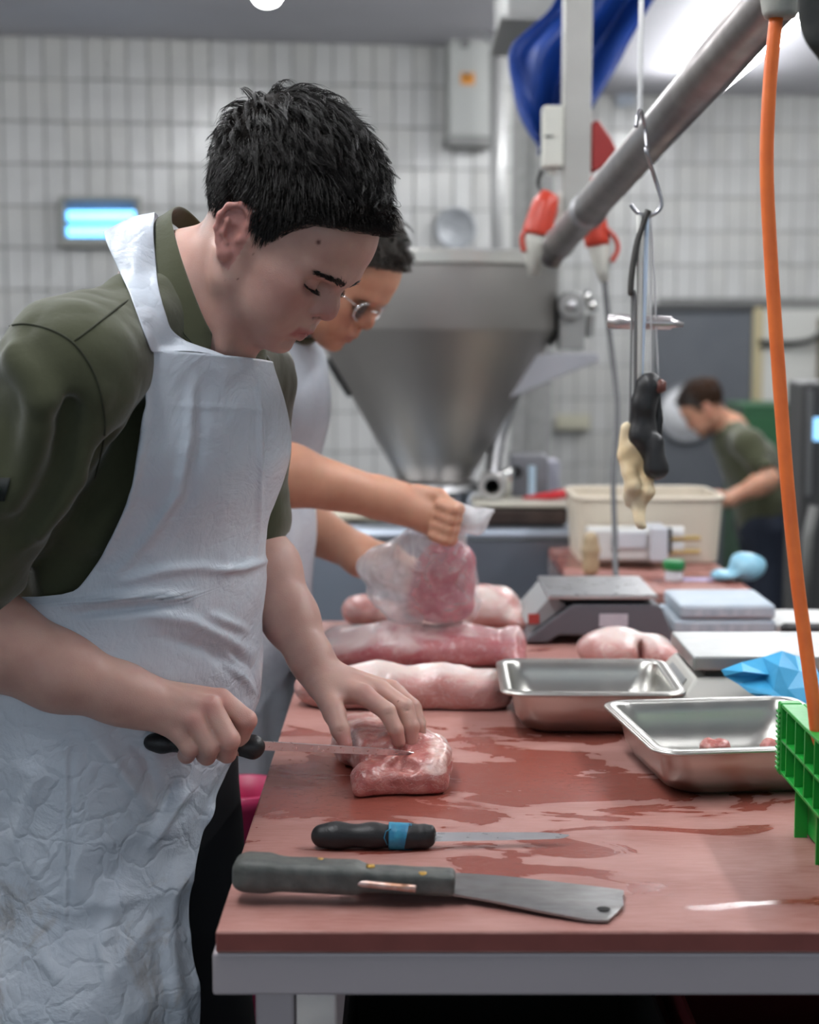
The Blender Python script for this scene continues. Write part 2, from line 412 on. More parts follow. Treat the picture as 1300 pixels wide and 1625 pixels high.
# ================================================================== red cutting tables
def board_mat():
    m, nt, b = _nodes('red_cutting_board'); L = nt.links; tc = N(nt, 'ShaderNodeTexCoord')
    def noise(sc_, det, rough=.55, dist=0, st=None):
        n = N(nt, 'ShaderNodeTexNoise'); n.inputs['Scale'].default_value = sc_; n.inputs['Detail'].default_value = det; n.inputs['Roughness'].default_value = rough; n.inputs['Distortion'].default_value = dist
        mp = N(nt, 'ShaderNodeMapping'); mp.inputs['Scale'].default_value = st or (1, 1, 1); L.new(tc.outputs['Object'], mp.inputs[0]); L.new(mp.outputs[0], n.inputs['Vector']); return n
    def ramp(src, p0, p1, c0=(0, 0, 0), c1=(1, 1, 1)):
        r = N(nt, 'ShaderNodeValToRGB'); r.color_ramp.elements[0].position = p0; r.color_ramp.elements[1].position = p1
        r.color_ramp.elements[0].color = (*c0, 1); r.color_ramp.elements[1].color = (*c1, 1); L.new(src, r.inputs[0]); return r
    def mixc(fac, a, bb):
        x = N(nt, 'ShaderNodeMix', data_type='RGBA'); L.new(fac, x.inputs['Factor'])
        for s_, k in ((a, 'A'), (bb, 'B')):
            if isinstance(s_, tuple): x.inputs[k].default_value = (*s_, 1)
            else: L.new(s_, x.inputs[k])
        return x.outputs['Result']
    def math_(op, a, bb):
        x = N(nt, 'ShaderNodeMath', operation=op)
        for i, s_ in enumerate((a, bb)):
            if isinstance(s_, (int, float)): x.inputs[i].default_value = s_
            else: L.new(s_, x.inputs[i])
        return x.outputs[0]
    dry = ramp(noise(5, 8, .6, .3, (1, 2.2, 1)).outputs['Fac'], .35, .68, (.30, .115, .092), (.43, .215, .185))
    fine = ramp(noise(120, 4, .6, 0, (.25, 2.2, 1)).outputs['Fac'], .35, .75, (.0, .0, .0), (1, 1, 1))
    c = mixc(math_('MULTIPLY', fine.outputs[0], .45), dry.outputs[0], (.52, .30, .27))
    # knife scars
    sc1 = ramp(noise(26, 2, .4, 2.5, (1, 3.2, 1)).outputs['Fac'], .496, .503)
    sc2 = ramp(noise(26, 2, .4, 2.5, (1, 3.2, 1)).outputs['Fac'], .503, .510)
    scar = math_('SUBTRACT', sc1.outputs[0], sc2.outputs[0])
    c = mixc(math_('MULTIPLY', scar, .10), c, (.20, .05, .04))
    # wet film: strongest in the middle of the board
    sp = N(nt, 'ShaderNodeSeparateXYZ'); L.new(tc.outputs['Object'], sp.inputs[0])
    def bell(v, c0, w): return math_('POWER', 2.718, math_('MULTIPLY', math_('POWER', math_('ABSOLUTE', math_('DIVIDE', math_('SUBTRACT', v, c0), w), 0), 2.0), -1.0))
    band = math_('MULTIPLY', bell(sp.outputs['Y'], .52, .26), bell(sp.outputs['X'], .22, .36))
    wn = noise(7.5, 5, .55, .9, (.75, 1.5, 1))
    wet = ramp(math_('ADD', wn.outputs['Fac'], math_('MULTIPLY', band, .26)), .635, .66)
    c2 = mixc(math_('MULTIPLY', wet.outputs[0], .88), c, (.25, .055, .036))
    L.new(c2, b.inputs['Base Color'])
    rr = N(nt, 'ShaderNodeMapRange'); rr.inputs['To Min'].default_value = .55; rr.inputs['To Max'].default_value = .24; L.new(wet.outputs[0], rr.inputs['Value']); L.new(rr.outputs[0], b.inputs['Roughness'])
    bp = N(nt, 'ShaderNodeBump'); bp.inputs['Strength'].default_value = .25; bp.inputs['Distance'].default_value = .001
    L.new(math_('SUBTRACT', math_('MULTIPLY', fine.outputs[0], math_('SUBTRACT', 1.0, wet.outputs[0])), scar), bp.inputs['Height']); L.new(bp.outputs[0], b.inputs['Normal'])
    return m
BOARD = board_mat()
c0 = T(342, 1478); X0 = c0.x; Y0 = c0.y; YE = T(1000, 985).y
TW = 1.05
tb = thing('cutting_table', (X0, Y0, 0), 'long red-topped cutting table with steel frame, butchers standing at its left side', 'table')
def L2W(o, p): return PMAT(o) @ Vector(p)
top = MB().box((0, 0, TABLE_Z - .021), (TW, YE - Y0, TABLE_Z), .0025).build('tabletop', BOARD, tb, world=False)
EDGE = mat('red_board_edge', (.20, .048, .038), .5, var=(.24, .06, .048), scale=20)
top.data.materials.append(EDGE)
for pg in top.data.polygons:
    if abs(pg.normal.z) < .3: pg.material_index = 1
GAL = mat('galvanised_frame', (.48, .425, .44), .42, .35, rvar=.1, scale=18, stretch=(.3, 1, 1))
for nm, lo, hi in (('frame_rail', (-.004, .004, TABLE_Z - .063), (TW, .044, TABLE_Z - .022)), ('frame_rail', (-.004, .046, TABLE_Z - .063), (.036, YE - Y0, TABLE_Z - .022)),
                   ('frame_rail', (.04, YE - Y0 - .04, TABLE_Z - .063), (TW, YE - Y0, TABLE_Z - .022)), ('frame_rail', (TW - .04, .046, TABLE_Z - .063), (TW, YE - Y0 - .042, TABLE_Z - .022)),
                   ('leg', (.034, .02, 0), (.07, .056, TABLE_Z - .064)), ('leg', (TW - .07, .02, 0), (TW - .034, .056, TABLE_Z - .064)),
                   ('leg', (.034, YE - Y0 - .06, 0), (.07, YE - Y0 - .024, TABLE_Z - .064)), ('leg', (TW - .07, YE - Y0 - .06, 0), (TW - .034, YE - Y0 - .024, TABLE_Z - .064)),
                   ('lower_shelf', (.072, .02, .24), (TW - .072, YE - Y0 - .03, .262))):
    MB().box(lo, hi, .003).build(nm, GAL if nm != 'lower_shelf' else mat('dark_shelf', (.05, .05, .05), .6), tb, world=False)
def crate_box(name, lo, hi, m, label, cat, wall=.004, ribs=3):
    t = thing(name, ((lo[0]+hi[0])/2, (lo[1]+hi[1])/2, lo[2]), label, cat)
    MB().box(lo, (hi[0], hi[1], lo[2] + .006)).build('base', m, t)
    for a, b in (((lo[0], lo[1]), (hi[0], lo[1] + wall)), ((lo[0], hi[1] - wall), (hi[0], hi[1])), ((lo[0], lo[1] + wall), (lo[0] + wall, hi[1] - wall)), ((hi[0] - wall, lo[1] + wall), (hi[0], hi[1] - wall))):
        MB().box((a[0], a[1], lo[2] + .006), (b[0], b[1], hi[2])).build('side', m, t)
    r = MB()
    for k in range(ribs):
        z = lo[2] + (hi[2]-lo[2])*(k + .6)/ribs; r.box((lo[0] - .006, lo[1] - .006, z), (hi[0] + .006, lo[1], z + .008)); r.box((lo[0] - .006, lo[1], z), (lo[0], hi[1], z + .008))
    r.build('rib', m, t)
    return t
crate_box('crate', (.29, 1.60, .262), (.80, 2.0, .74), mat('dark_red_plastic', (.16, .015, .02), .5), 'dark red plastic crate on the shelf under the cutting table', 'crate')
crate_box('crate', (-.07, 1.62, .262), (.27, 2.0, .72), mat('shade_black_plastic', (.02, .02, .02), .6), 'crate painted black for the shade under the table, left of the dark red crate', 'crate')  # crate made black to stand in for the darkness under the table
# magenta bin beside the table
bn = thing('bin', (-.25, 2.40, 0), 'magenta plastic bin on the floor behind the apron, at the table edge', 'bin')
MB(Matrix.Translation((-.25, 2.40, 0))).lathe([(.05, 0), (.055, .02), (.066, .74), (.070, .75), (.070, .77), (.062, .77), (.060, .72), (.048, .03)], (0, 0, 0), 32).build('shell', mat('magenta_plastic', (.52, .03, .12), .4), bn, smooth=True)
MB(Matrix.Translation((-.25, 2.40, 0))).lathe([(.0655, .64), (.0668, .65), (.0672, .68), (.0665, .69)], (0, 0, 0), 32).build('band', mat('pale_pink', (.6, .3, .34), .5), bn, smooth=True)

# second table further back
Y2a, Y2b = T(1100, 940).y, min(4.20, T(1100, 860).y)
t2 = thing('cutting_table', (.30, Y2a, 0), 'second red-topped table behind the scales, beige tub standing on it', 'table')
X2a, X2b = .36, (1206 - 650)*Y2a/2600
MB().box((X2a, Y2a, TABLE_Z - .025), (X2b, Y2b, TABLE_Z), .003).build('tabletop', BOARD, t2)
for lo, hi in (((X2a, Y2a + .002, TABLE_Z - .065), (X2b, Y2a + .04, TABLE_Z - .026)), ((X2a, Y2b - .04, TABLE_Z - .065), (X2b, Y2b, TABLE_Z - .026))): MB().box(lo, hi).build('frame_rail', GAL, t2)
for x in (X2a + .03, X2b - .07):
    for y in (Y2a + .045, Y2b - .085): MB().box((x, y, 0), (x + .04, y + .04, TABLE_Z - .026)).build('leg', GAL, t2)
# ================================================================== people
def frame_of(o, f, u):
    f = Vector(f).normalized(); u = Vector(u); u = (u - f*u.dot(f)).normalized(); l = u.cross(f)
    return Matrix(((f.x, l.x, u.x, o[0]), (f.y, l.y, u.y, o[1]), (f.z, l.z, u.z, o[2]), (0, 0, 0, 1)))
def head_frame(o, yaw, pitch, roll=0.0, scale=1.0):
    """yaw: 0 faces +x, positive turns towards the camera; pitch: nod forward"""
    cy, sy, cpp, spp = math.cos(yaw), math.sin(yaw), math.cos(pitch), math.sin(pitch)
    M = frame_of(o, (cpp*cy, -cpp*sy, -spp), (spp*cy, -spp*sy, cpp))
    return M @ Matrix.Rotation(roll, 4, 'X')
CM = 0.01
def add_head(s, M, nose=1.0, jaw=1.0, k0=0.02):
    s.frame(M)
    c = lambda *a: tuple(x*CM for x in a)
    s.ell(c(.2, 0, 5.0), c(9.9, 7.6, 9.0), k0)
    s.ell(c(5.9, 0, 4.4), c(4.3, 5.5, 4.6), 0.02)
    s.ell(c(4.3, 0, -1.2), c(5.0, 6.15, 6.0), 0.025)
    s.ell(c(3.9, 0, -4.6), c(4.9, 5.2*jaw, 4.3), 0.02)
    for g in (-1, 1):
        s.cone(c(6.3, 1.7*g, -7.8), c(.9, 5.2*g*jaw, -4.6), .0125, .0135, 0.018)
        s.cone(c(.9, 5.2*g*jaw, -4.6), c(.2, 6.2*g, .3), .0135, .013, 0.015)
        s.ell(c(6.0, 4.3*g, -1.1), c(2.3, 1.7, 1.5), 0.02)
        s.ell(c(5.9, 3.4*g, -4.3), c(2.6, 2.2, 2.6), 0.02)
    s.ell(c(7.35, 0, -7.9), c(1.75, 2.0, 1.45), 0.015)
    # eye sockets, brow ridge
    for g in (-1, 1):
        s.ell(c(9.7, 3.2*g, .35), c(1.95, 2.1, 1.25), 0.010, '-')
    for g in (-1, 1):
        s.chain([c(9.55, .8*g, 2.35), c(9.1, 2.6*g, 2.55), c(7.5, 4.6*g, 2.2)], [.0092, .0098, .0088], 0.010)
    # muzzle
    s.ell(c(7.7, 0, -4.7), c(2.0, 2.9, 2.1), 0.014)
    # nose
    s.cone(c(9.0, 0, 1.2), c(10.15, 0, -1.0), .0072, .0085, 0.010)
    s.cone(c(10.15, 0, -1.0), c(10.4*nose, 0, -1.75), .0085, .0098, 0.008)
    s.ell(c(8.6, 0, -1.6), c(1.5, 1.5, 1.9), 0.012)
    for g in (-1, 1):
        s.ell(c(9.3, 1.3*g, -2.15), c(1.0, .68, .80), 0.0035)
    s.cone(c(10.3, 0, -2.2), c(9.0, 0, -2.9), .0055, .006, 0.005)
    for g in (-1, 1):
        s.ell(c(9.65, .68*g, -2.85), c(.6, .3, .45), 0.002, '-')
        s.chain([c(8.15, 1.45*g, -1.2), c(8.3, 1.95*g, -2.2), c(8.7, 1.7*g, -2.9)], [.0016, .0022, .0018], 0.005, op='-')
    # lids
    for g in (-1, 1):
        s.ell(c(7.45, 3.15*g, .5), c(1.3, 1.35, 1.25), 0.003)
        s.chain([c(7.5, 1.95*g, 1.05), c(8.35, 2.7*g, 1.3), c(8.1, 3.9*g, 1.3), c(7.0, 4.6*g, .9)], [.0006, .0011, .0011, .0006], 0.003, op='-')
        s.chain([c(8.0, 1.9*g, -.05), c(8.6, 2.8*g, -.1), c(8.25, 3.8*g, 0), c(7.0, 4.7*g, .25)], [.0012, .0016, .0016, .0010], 0.003)
        s.chain([c(8.1, 1.9*g, -.3), c(8.65, 2.8*g, -.38), c(8.3, 3.8*g, -.28), c(7.0, 4.75*g, .0)], [.0005, .0008, .0008, .0005], 0.002, op='-')
    # lips
    for g in (-1, 1):
        s.chain([c(8.0, 2.35*g, -5.5), c(9.05, 1.3*g, -4.95), c(9.5, .45*g, -4.72), c(9.5, 0, -4.8)], [.002, .0046, .0050, .0046], 0.005)
        s.chain([c(8.0, 2.3*g, -5.65), c(8.75, 1.3*g, -5.9), c(9.1, 0, -6.0)], [.002, .0048, .0056], 0.005)
        s.chain([c(7.9, 2.6*g, -5.6), c(9.2, 1.3*g, -5.42), c(9.95, 0, -5.38)], [.0016, .0012, .0014], 0.003, op='-')
    s.cone(c(9.0, -1.2, -7.05), c(9.0, 1.2, -7.05), .002, .002, 0.010, '-')
    s.cone(c(10.25, 0, -3.3), c(10.2, 0, -4.2), .0018, .0022, 0.006, '-')
    # ears
    for g in (-1, 1):
        e = lambda f, u, o: c(f, (7.15 + o)*g, u)
        s.ell(e(-1.1, .35, .25), c(1.55, .38, 2.6), 0.006, R=Matrix.Rotation(-g*.38, 3, 'Z') @ Matrix.Rotation(-.2, 3, 'Y'))
        s.chain([e(.35, .2, .1), e(.25, 1.7, .3), e(-.3, 2.85, .55), e(-1.5, 3.15, .95), e(-2.5, 2.3, 1.25), e(-2.75, .9, 1.3), e(-2.4, -.5, 1.1),
                 e(-1.5, -1.6, .75), e(-.6, -2.3, .45)], [.0024, .0028, .003, .003, .003, .003, .0027, .003, .0055], 0.0025)
        s.ell(e(-.35, -2.35, .3), c(.75, .42, .85), 0.006)
        s.chain([e(-1.2, 2.1, .75), e(-1.75, .9, 1.0), e(-1.5, -.4, .9), e(-.6, -1.2, .6)], [.002, .0026, .0026, .002], 0.003)
        s.ell(e(-.55, .1, .75), c(.75, .55, 1.0), 0.003, '-')
        s.ell(e(-1.1, 1.7, .95), c(.8, .3, .7), 0.003, '-')
        s.ell(e(.25, -.1, .35), c(.35, .35, .5), 0.004)
    return s

def hairline(f, l, u):
    """> 0 where hair grows, in centimetres of the head frame"""
    al = np.abs(l)
    front = np.interp(u, [-9, -3.2, -.6, .2, 2.3, 5.2, 6.6, 8.3, 20], [-9.5, -4.2, -3.6, 2.0, 3.6, 4.6, 6.3, 10.2, 20])
    d = front - f
    hole = np.maximum(0, 1 - np.sqrt(((f + 1.0)/2.6)**2 + ((u - .1)/3.2)**2))*3.0     # round the ear
    d = np.minimum(d, 2.0) - np.where(al > 5, hole*2.0, 0)
    d = np.where((u < 1.4) & (f > -3.6) & (f < .9), -1.0, d)
    low = u + 3.9 + 0.05*al
    return np.minimum(d, low)

def skin_material(name, base, dark, red, lip=(.42, .14, .13), hair=(.02, .014, .011)):
    m, nt, b = _nodes(name); L = nt.links
    tc = N(nt, 'ShaderNodeTexCoord')
    n1 = N(nt, 'ShaderNodeTexNoise'); n1.inputs['Scale'].default_value = 28; n1.inputs['Detail'].default_value = 5; L.new(tc.outputs['Object'], n1.inputs['Vector'])
    r1 = N(nt, 'ShaderNodeValToRGB'); r1.color_ramp.elements[0].color = (*dark, 1); r1.color_ramp.elements[1].color = (*base, 1)
    r1.color_ramp.elements[0].position = .25; r1.color_ramp.elements[1].position = .6; L.new(n1.outputs['Fac'], r1.inputs[0])
    def mix(prev, attr, col):
        a = N(nt, 'ShaderNodeAttribute', attribute_name=attr); x = N(nt, 'ShaderNodeMix', data_type='RGBA')
        L.new(a.outputs['Fac'], x.inputs['Factor']); L.new(prev, x.inputs['A']); x.inputs['B'].default_value = (*col, 1); return x.outputs['Result']
    c = mix(r1.outputs[0], 'red', red); c = mix(c, 'lip', lip); c = mix(c, 'hair', hair); c = mix(c, 'mole', (.10, .03, .025))
    L.new(c, b.inputs['Base Color'])
    n2 = N(nt, 'ShaderNodeTexNoise'); n2.inputs['Scale'].default_value = 900; n2.inputs['Detail'].default_value = 3; L.new(tc.outputs['Object'], n2.inputs['Vector'])
    v = N(nt, 'ShaderNodeTexVoronoi'); v.inputs['Scale'].default_value = 700; L.new(tc.outputs['Object'], v.inputs['Vector'])
    ad = N(nt, 'ShaderNodeMath', operation='ADD'); L.new(n2.outputs['Fac'], ad.inputs[0]); L.new(v.outputs['Distance'], ad.inputs[1])
    bp = N(nt, 'ShaderNodeBump'); bp.inputs['Strength'].default_value = .12; bp.inputs['Distance'].default_value = .0012
    L.new(ad.outputs[0], bp.inputs['Height']); L.new(bp.outputs[0], b.inputs['Normal'])
    b.inputs['Roughness'].default_value = .46; b.inputs['Specular IOR Level'].default_value = .42
    b.inputs['Subsurface Weight'].default_value = .35; b.inputs['Subsurface Radius'].default_value = (1, .35, .2); b.inputs['Subsurface Scale'].default_value = .003
    return m

def strands(name, roots, m, parent, r0, n=3):
    """roots: list of polylines (k,3) -> one mesh of fine tapered tubes"""
    V, F = [], []; base = 0
    by = {}
    for p in roots: by.setdefault(len(p), []).append(p)
    for k, L in by.items():
        A = np.array(L); t = np.gradient(A, axis=1); t /= np.linalg.norm(t, axis=2, keepdims=True) + 1e-12
        ref = np.array([.31, .52, .79]); u = np.cross(t, ref); u /= np.linalg.norm(u, axis=2, keepdims=True) + 1e-9; w = np.cross(t, u)
        tap = (1 - .82*np.linspace(0, 1, k)**1.6)*r0; rr = tap[None, :, None]
        rings = np.stack([A + rr*(u*math.cos(2*PI*j/n) + w*math.sin(2*PI*j/n)) for j in range(n)], 2)     # (m,k,n,3)
        mN = len(L); V.append(rings.reshape(-1, 3))
        i0 = base + np.arange(mN)[:, None, None]*(k*n) + np.arange(k-1)[None, :, None]*n
        j = np.arange(n)[None, None, :]; j2 = (j + 1) % n
        F.append(np.stack([i0 + j, i0 + j2, i0 + n + j2, i0 + n + j], -1).reshape(-1, 4)); base += mN*k*n
    return mesh_obj(name, np.concatenate(V), np.concatenate(F), m, parent)

def body_masks(o, v, M, g=None):
    """skin colouring values on the head, in head coordinates"""
    A = np.array(M.inverted()); q = (v @ A[:3, :3].T + A[:3, 3])*100
    f, l, u = q[:, 0], q[:, 1], q[:, 2]
    inhead = (np.abs(l) < 9.5) & (u > -11) & (u < 17) & (f > -12) & (f < 13)
    hm = np.clip(hairline(f, l, u)*np.where(u < 1.5, .30, 1.6) + np.where(u < 1.5, -.05, .2), 0, 1)*inhead*(u > -5.5)
    earz = (np.abs(l) > 7.0) & (f < 1.0) & (f > -3.6) & (u > -3.6) & (u < 3.9)
    hm = np.where(earz & (np.abs(l) > 7.3), 0, hm)
    lip = np.exp(-(((u + 5.35)/.75)**2)**2)*np.clip((2.45 - np.abs(l))/.4, 0, 1)*np.clip((f - 8.1 + .1*np.abs(l))/.4, 0, 1)
    lip = lip*inhead
    red = .45*np.exp(-((f-7.2)**2/9 + (u+1.6)**2/5.5 + (np.abs(l)-4.4)**2/6)) + .8*np.exp(-((f-10.4)**2/2 + (u+1.9)**2/1.6 + l**2/3)) + .62*earz*inhead
    return np.clip(hm, 0, 1), np.clip(lip, 0, 1), np.clip(red*inhead, 0, 1), (f, l, u)

def cran(dirs):                        # point on the skull in a direction, head frame, metres
    c = np.array([.2, 0, 5.0]); r = np.array([9.9, 7.6, 9.0])
    return c + dirs/np.linalg.norm(dirs/r, axis=1, keepdims=True)

# ------------------------------------------------------------------ the young butcher
BH = P(428, 383, 1.835)                # middle of the head
MH = head_frame(BH, math.radians(22), math.radians(38), 0)
SH_R, SH_L = P(112, 590, 1.70), P(385, 600, 2.06)
NECK = P(292, 478, 1.90)
ELB_R, WR_R = P(-118, 985, 1.735), P(222, 1112, 1.775)
ELB_L, WR_L = P(392, 850, 2.13), P(506, 1068, 2.02)
CHEST, WAIST, PELV = P(236, 690, 1.90), P(206, 930, 1.93), P(178, 1090, 1.95)
FWD = Vector((math.cos(math.radians(32)), -math.sin(math.radians(32)), 0)); LFT = Vector((math.sin(math.radians(32)), math.cos(math.radians(32)), 0))

def add_hand_R(s):
    """right fist round the knife handle"""
    if hasattr(s, 'R'): del s.R
    p = lambda x, y, Y: tuple(P(x, y, Y))
    w = p(222, 1112, 1.778)
    mcp = [p(350, 1110, 1.795), p(334, 1121, 1.772), p(308, 1143, 1.763), p(284, 1163, 1.766)]
    # palm as four metacarpals
    st = [p(236, 1096, 1.790), p(234, 1107, 1.775), p(232, 1120, 1.770), p(232, 1131, 1.772)]
    for i in range(4):
        s.cone(st[i], mcp[i], .0150, [.0120, .0118, .0112, .0105][i], .012)
    s.ell(p(290, 1128, 1.788), (.035, .016, .020), .012)
    pip = [p(391, 1143, 1.787), p(364, 1174, 1.762), p(333, 1184, 1.760), p(301, 1187, 1.763)]
    dip = [p(381, 1170, 1.797), p(360, 1196, 1.784), p(328, 1200, 1.781), p(296, 1198, 1.782)]
    tip = [p(374, 1188, 1.812), p(352, 1196, 1.806), p(322, 1200, 1.803), p(292, 1199, 1.800)]
    rr = [(.0128, .0118, .0102, .0082), (.0126, .0120, .0104, .0086), (.0118, .0113, .0100, .0082), (.0110, .0104, .0094, .0078)]
    for i in range(4):
        s.chain([mcp[i], pip[i], dip[i], tip[i]], rr[i], .0012, .003)
        s.ell(mcp[i], (.0112, .0105, .0105), .005)
    # thumb behind the handle, its tip shows past the middle finger
    s.chain([p(250, 1105, 1.80), p(310, 1140, 1.825), p(350, 1165, 1.825), p(381, 1189, 1.800)], [.014, .0125, .0105, .0078], .006)
    for i in range(3):      # hollows between the knuckles
        a = (np.array(mcp[i]) + np.array(mcp[i+1]))/2; b = (np.array(pip[i]) + np.array(pip[i+1]))/2
        if i: s.cone(tuple(a*.45 + b*.55 + np.array((0, -.012, 0))), tuple(b + np.array((0, -.012, 0))), .0016, .0022, .004, '-')

def add_hand_L(s):
    """left hand pressing the meat, fingers spread down"""
    if hasattr(s, 'R'): del s.R
    p = lambda x, y, Y: tuple(P(x, y, Y))
    mcp = [p(578, 1103, 1.975), p(604, 1095, 2.000), p(622, 1094, 2.025), p(632, 1100, 2.048)]
    st = [p(508, 1085, 2.005), p(515, 1076, 2.015), p(520, 1072, 2.027), p(524, 1070, 2.036)]
    for i in range(4): s.cone(st[i], mcp[i], .0155, [.0122, .0118, .0112, .010][i], .014)
    s.ell(p(545, 1098, 2.0), (.028, .018, .016), .014)
    pip = [p(614, 1129, 1.952), p(642, 1122, 1.972), p(655, 1122, 2.005), p(658, 1124, 2.04)]
    dip = [p(628, 1158, 1.944), p(653, 1153, 1.962), p(664, 1152, 1.995), p(666, 1148, 2.035)]
    tip = [p(634, 1177, 1.945), p(653, 1177, 1.960), p(667, 1174, 1.992), p(668, 1166, 2.032)]
    rr = [(.0122, .0110, .0096, .0076), (.0122, .0112, .0098, .0078), (.0112, .0102, .0092, .0076), (.0098, .0090, .0082, .0068)]
    for i in range(4): s.chain([mcp[i], pip[i], dip[i], tip[i]], rr[i], .006 if i == 0 else .004, .003)
    s.chain([p(512, 1092, 1.992), p(531, 1132, 1.957), p(540, 1158, 1.938), p(549, 1181, 1.930)], [.016, .0135, .0112, .0082], .014, .005)
    for (x, y, Y) in ((619, 1126, 1.942), (621, 1131, 1.941), (647, 1121, 1.961), (649, 1126, 1.961), (632, 1157, 1.934)):
        s.cone(p(x-7, y+3, Y), p(x+7, y-1, Y-.002), .0006, .0006, .0018, '-')
    for (x, y) in ((541, 1156), (542, 1160)):
        s.cone(p(x-8, y+2, 1.927), p(x+8, y-2, 1.927), .0006, .0006, .002, '-')

def build_butcher():
    root = thing('person', (WAIST.x, WAIST.y, 0), 'young man with short dark hair in olive shirt and white apron, cutting meat', 'person')
    skin = skin_material('skin', (.565, .345, .285), (.485, .275, .228), (.52, .20, .18))
    s = S()
    add_head(s, MH)
    del s.R
    nk = MH @ Vector((-.018, 0, -.035)); nk2 = MH @ Vector((.022, 0, -.062))
    s.cone(tuple(nk), tuple(NECK), .056, .060, .022)
    s.cone(tuple(nk2), tuple(P(345, 560, 1.86)), .034, .040, .02)
    s.cone(tuple(MH @ Vector((-.012, -.052, -.025))), tuple(P(352, 552, 1.815)), .012, .010, .016)     # neck cord
    # trunk and limbs, mostly inside the clothes
    s.cone(tuple(NECK), tuple(CHEST), .060, .085, .05)
    s.cone(tuple(CHEST), tuple(PELV), .09, .10, .05)
    s.cone(tuple(NECK), tuple(SH_R), .05, .048, .05); s.cone(tuple(NECK), tuple(SH_L), .05, .045, .05)
    s.cone(tuple(SH_R), tuple(ELB_R), .050, .042, .02); s.cone(tuple(SH_L), tuple(ELB_L), .046, .040, .02)
    # forearms
    def fore(e, w, up, r):
        e = Vector(e); w = Vector(w); d = w - e
        s.chain([tuple(e), tuple(e + d*.28 + Vector(up)*.006), tuple(e + d*.62), tuple(e + d*.9), tuple(w)], [.043*r, .048*r, .039*r, .029*r, .0285*r], .02, .02)
    fore(ELB_R, WR_R, (0, 0, 1), 1.08); fore(ELB_L, WR_L, (0, 0, 1), .86)
    add_hand_R(s); add_hand_L(s)
    v, q = s.mesh(.0020)
    v = smooth_mesh(v, q, 1, .4)
    o = mesh_obj('body', v, q, skin, root)
    hm, lip, red, _ = body_masks(o, v, MH)
    # knuckles and finger ends are redder
    for (x, y, Y, r, a) in ((350, 1108, 1.785, .014, .5), (332, 1122, 1.76, .013, .6), (308, 1144, 1.75, .012, .45), (396, 1143, 1.785, .012, .55), (366, 1178, 1.755, .011, .4),
                            (549, 1178, 1.925, .014, .7), (634, 1172, 1.94, .013, .5), (653, 1172, 1.955, .013, .5), (590, 1098, 1.97, .02, .35)):
        c = np.array(P(x, y, Y)); red = np.maximum(red, a*np.exp(-((v - c)**2).sum(1)/r**2))
    mole = np.zeros(len(v))
    for (x, y, Y, r) in ((505.5, 384.5, 1.775, .0022), (525, 463, 1.795, .0008), (358, 444, 1.775, .0008), (345, 432, 1.775, .0006), (378, 443, 1.77, .0007), (402, 404, 1.76, .0006), (632, 1113, 1.96, .0009)):
        d = np.array(_ray(x, y)); d /= np.linalg.norm(d); w = v - np.array((0, 0, CAMZ)); pr = w @ d
        dist = np.linalg.norm(w - pr[:, None]*d, axis=1)
        mole = np.maximum(mole, np.clip(1.6 - dist/r, 0, 1)*(np.abs(v[:, 1] - Y) < .09))
    for n_, a in (('hair', hm), ('lip', lip), ('red', red), ('mole', mole)): face_attr(o, n_, a)
    build_hair(root, MH, s)
    return root, s

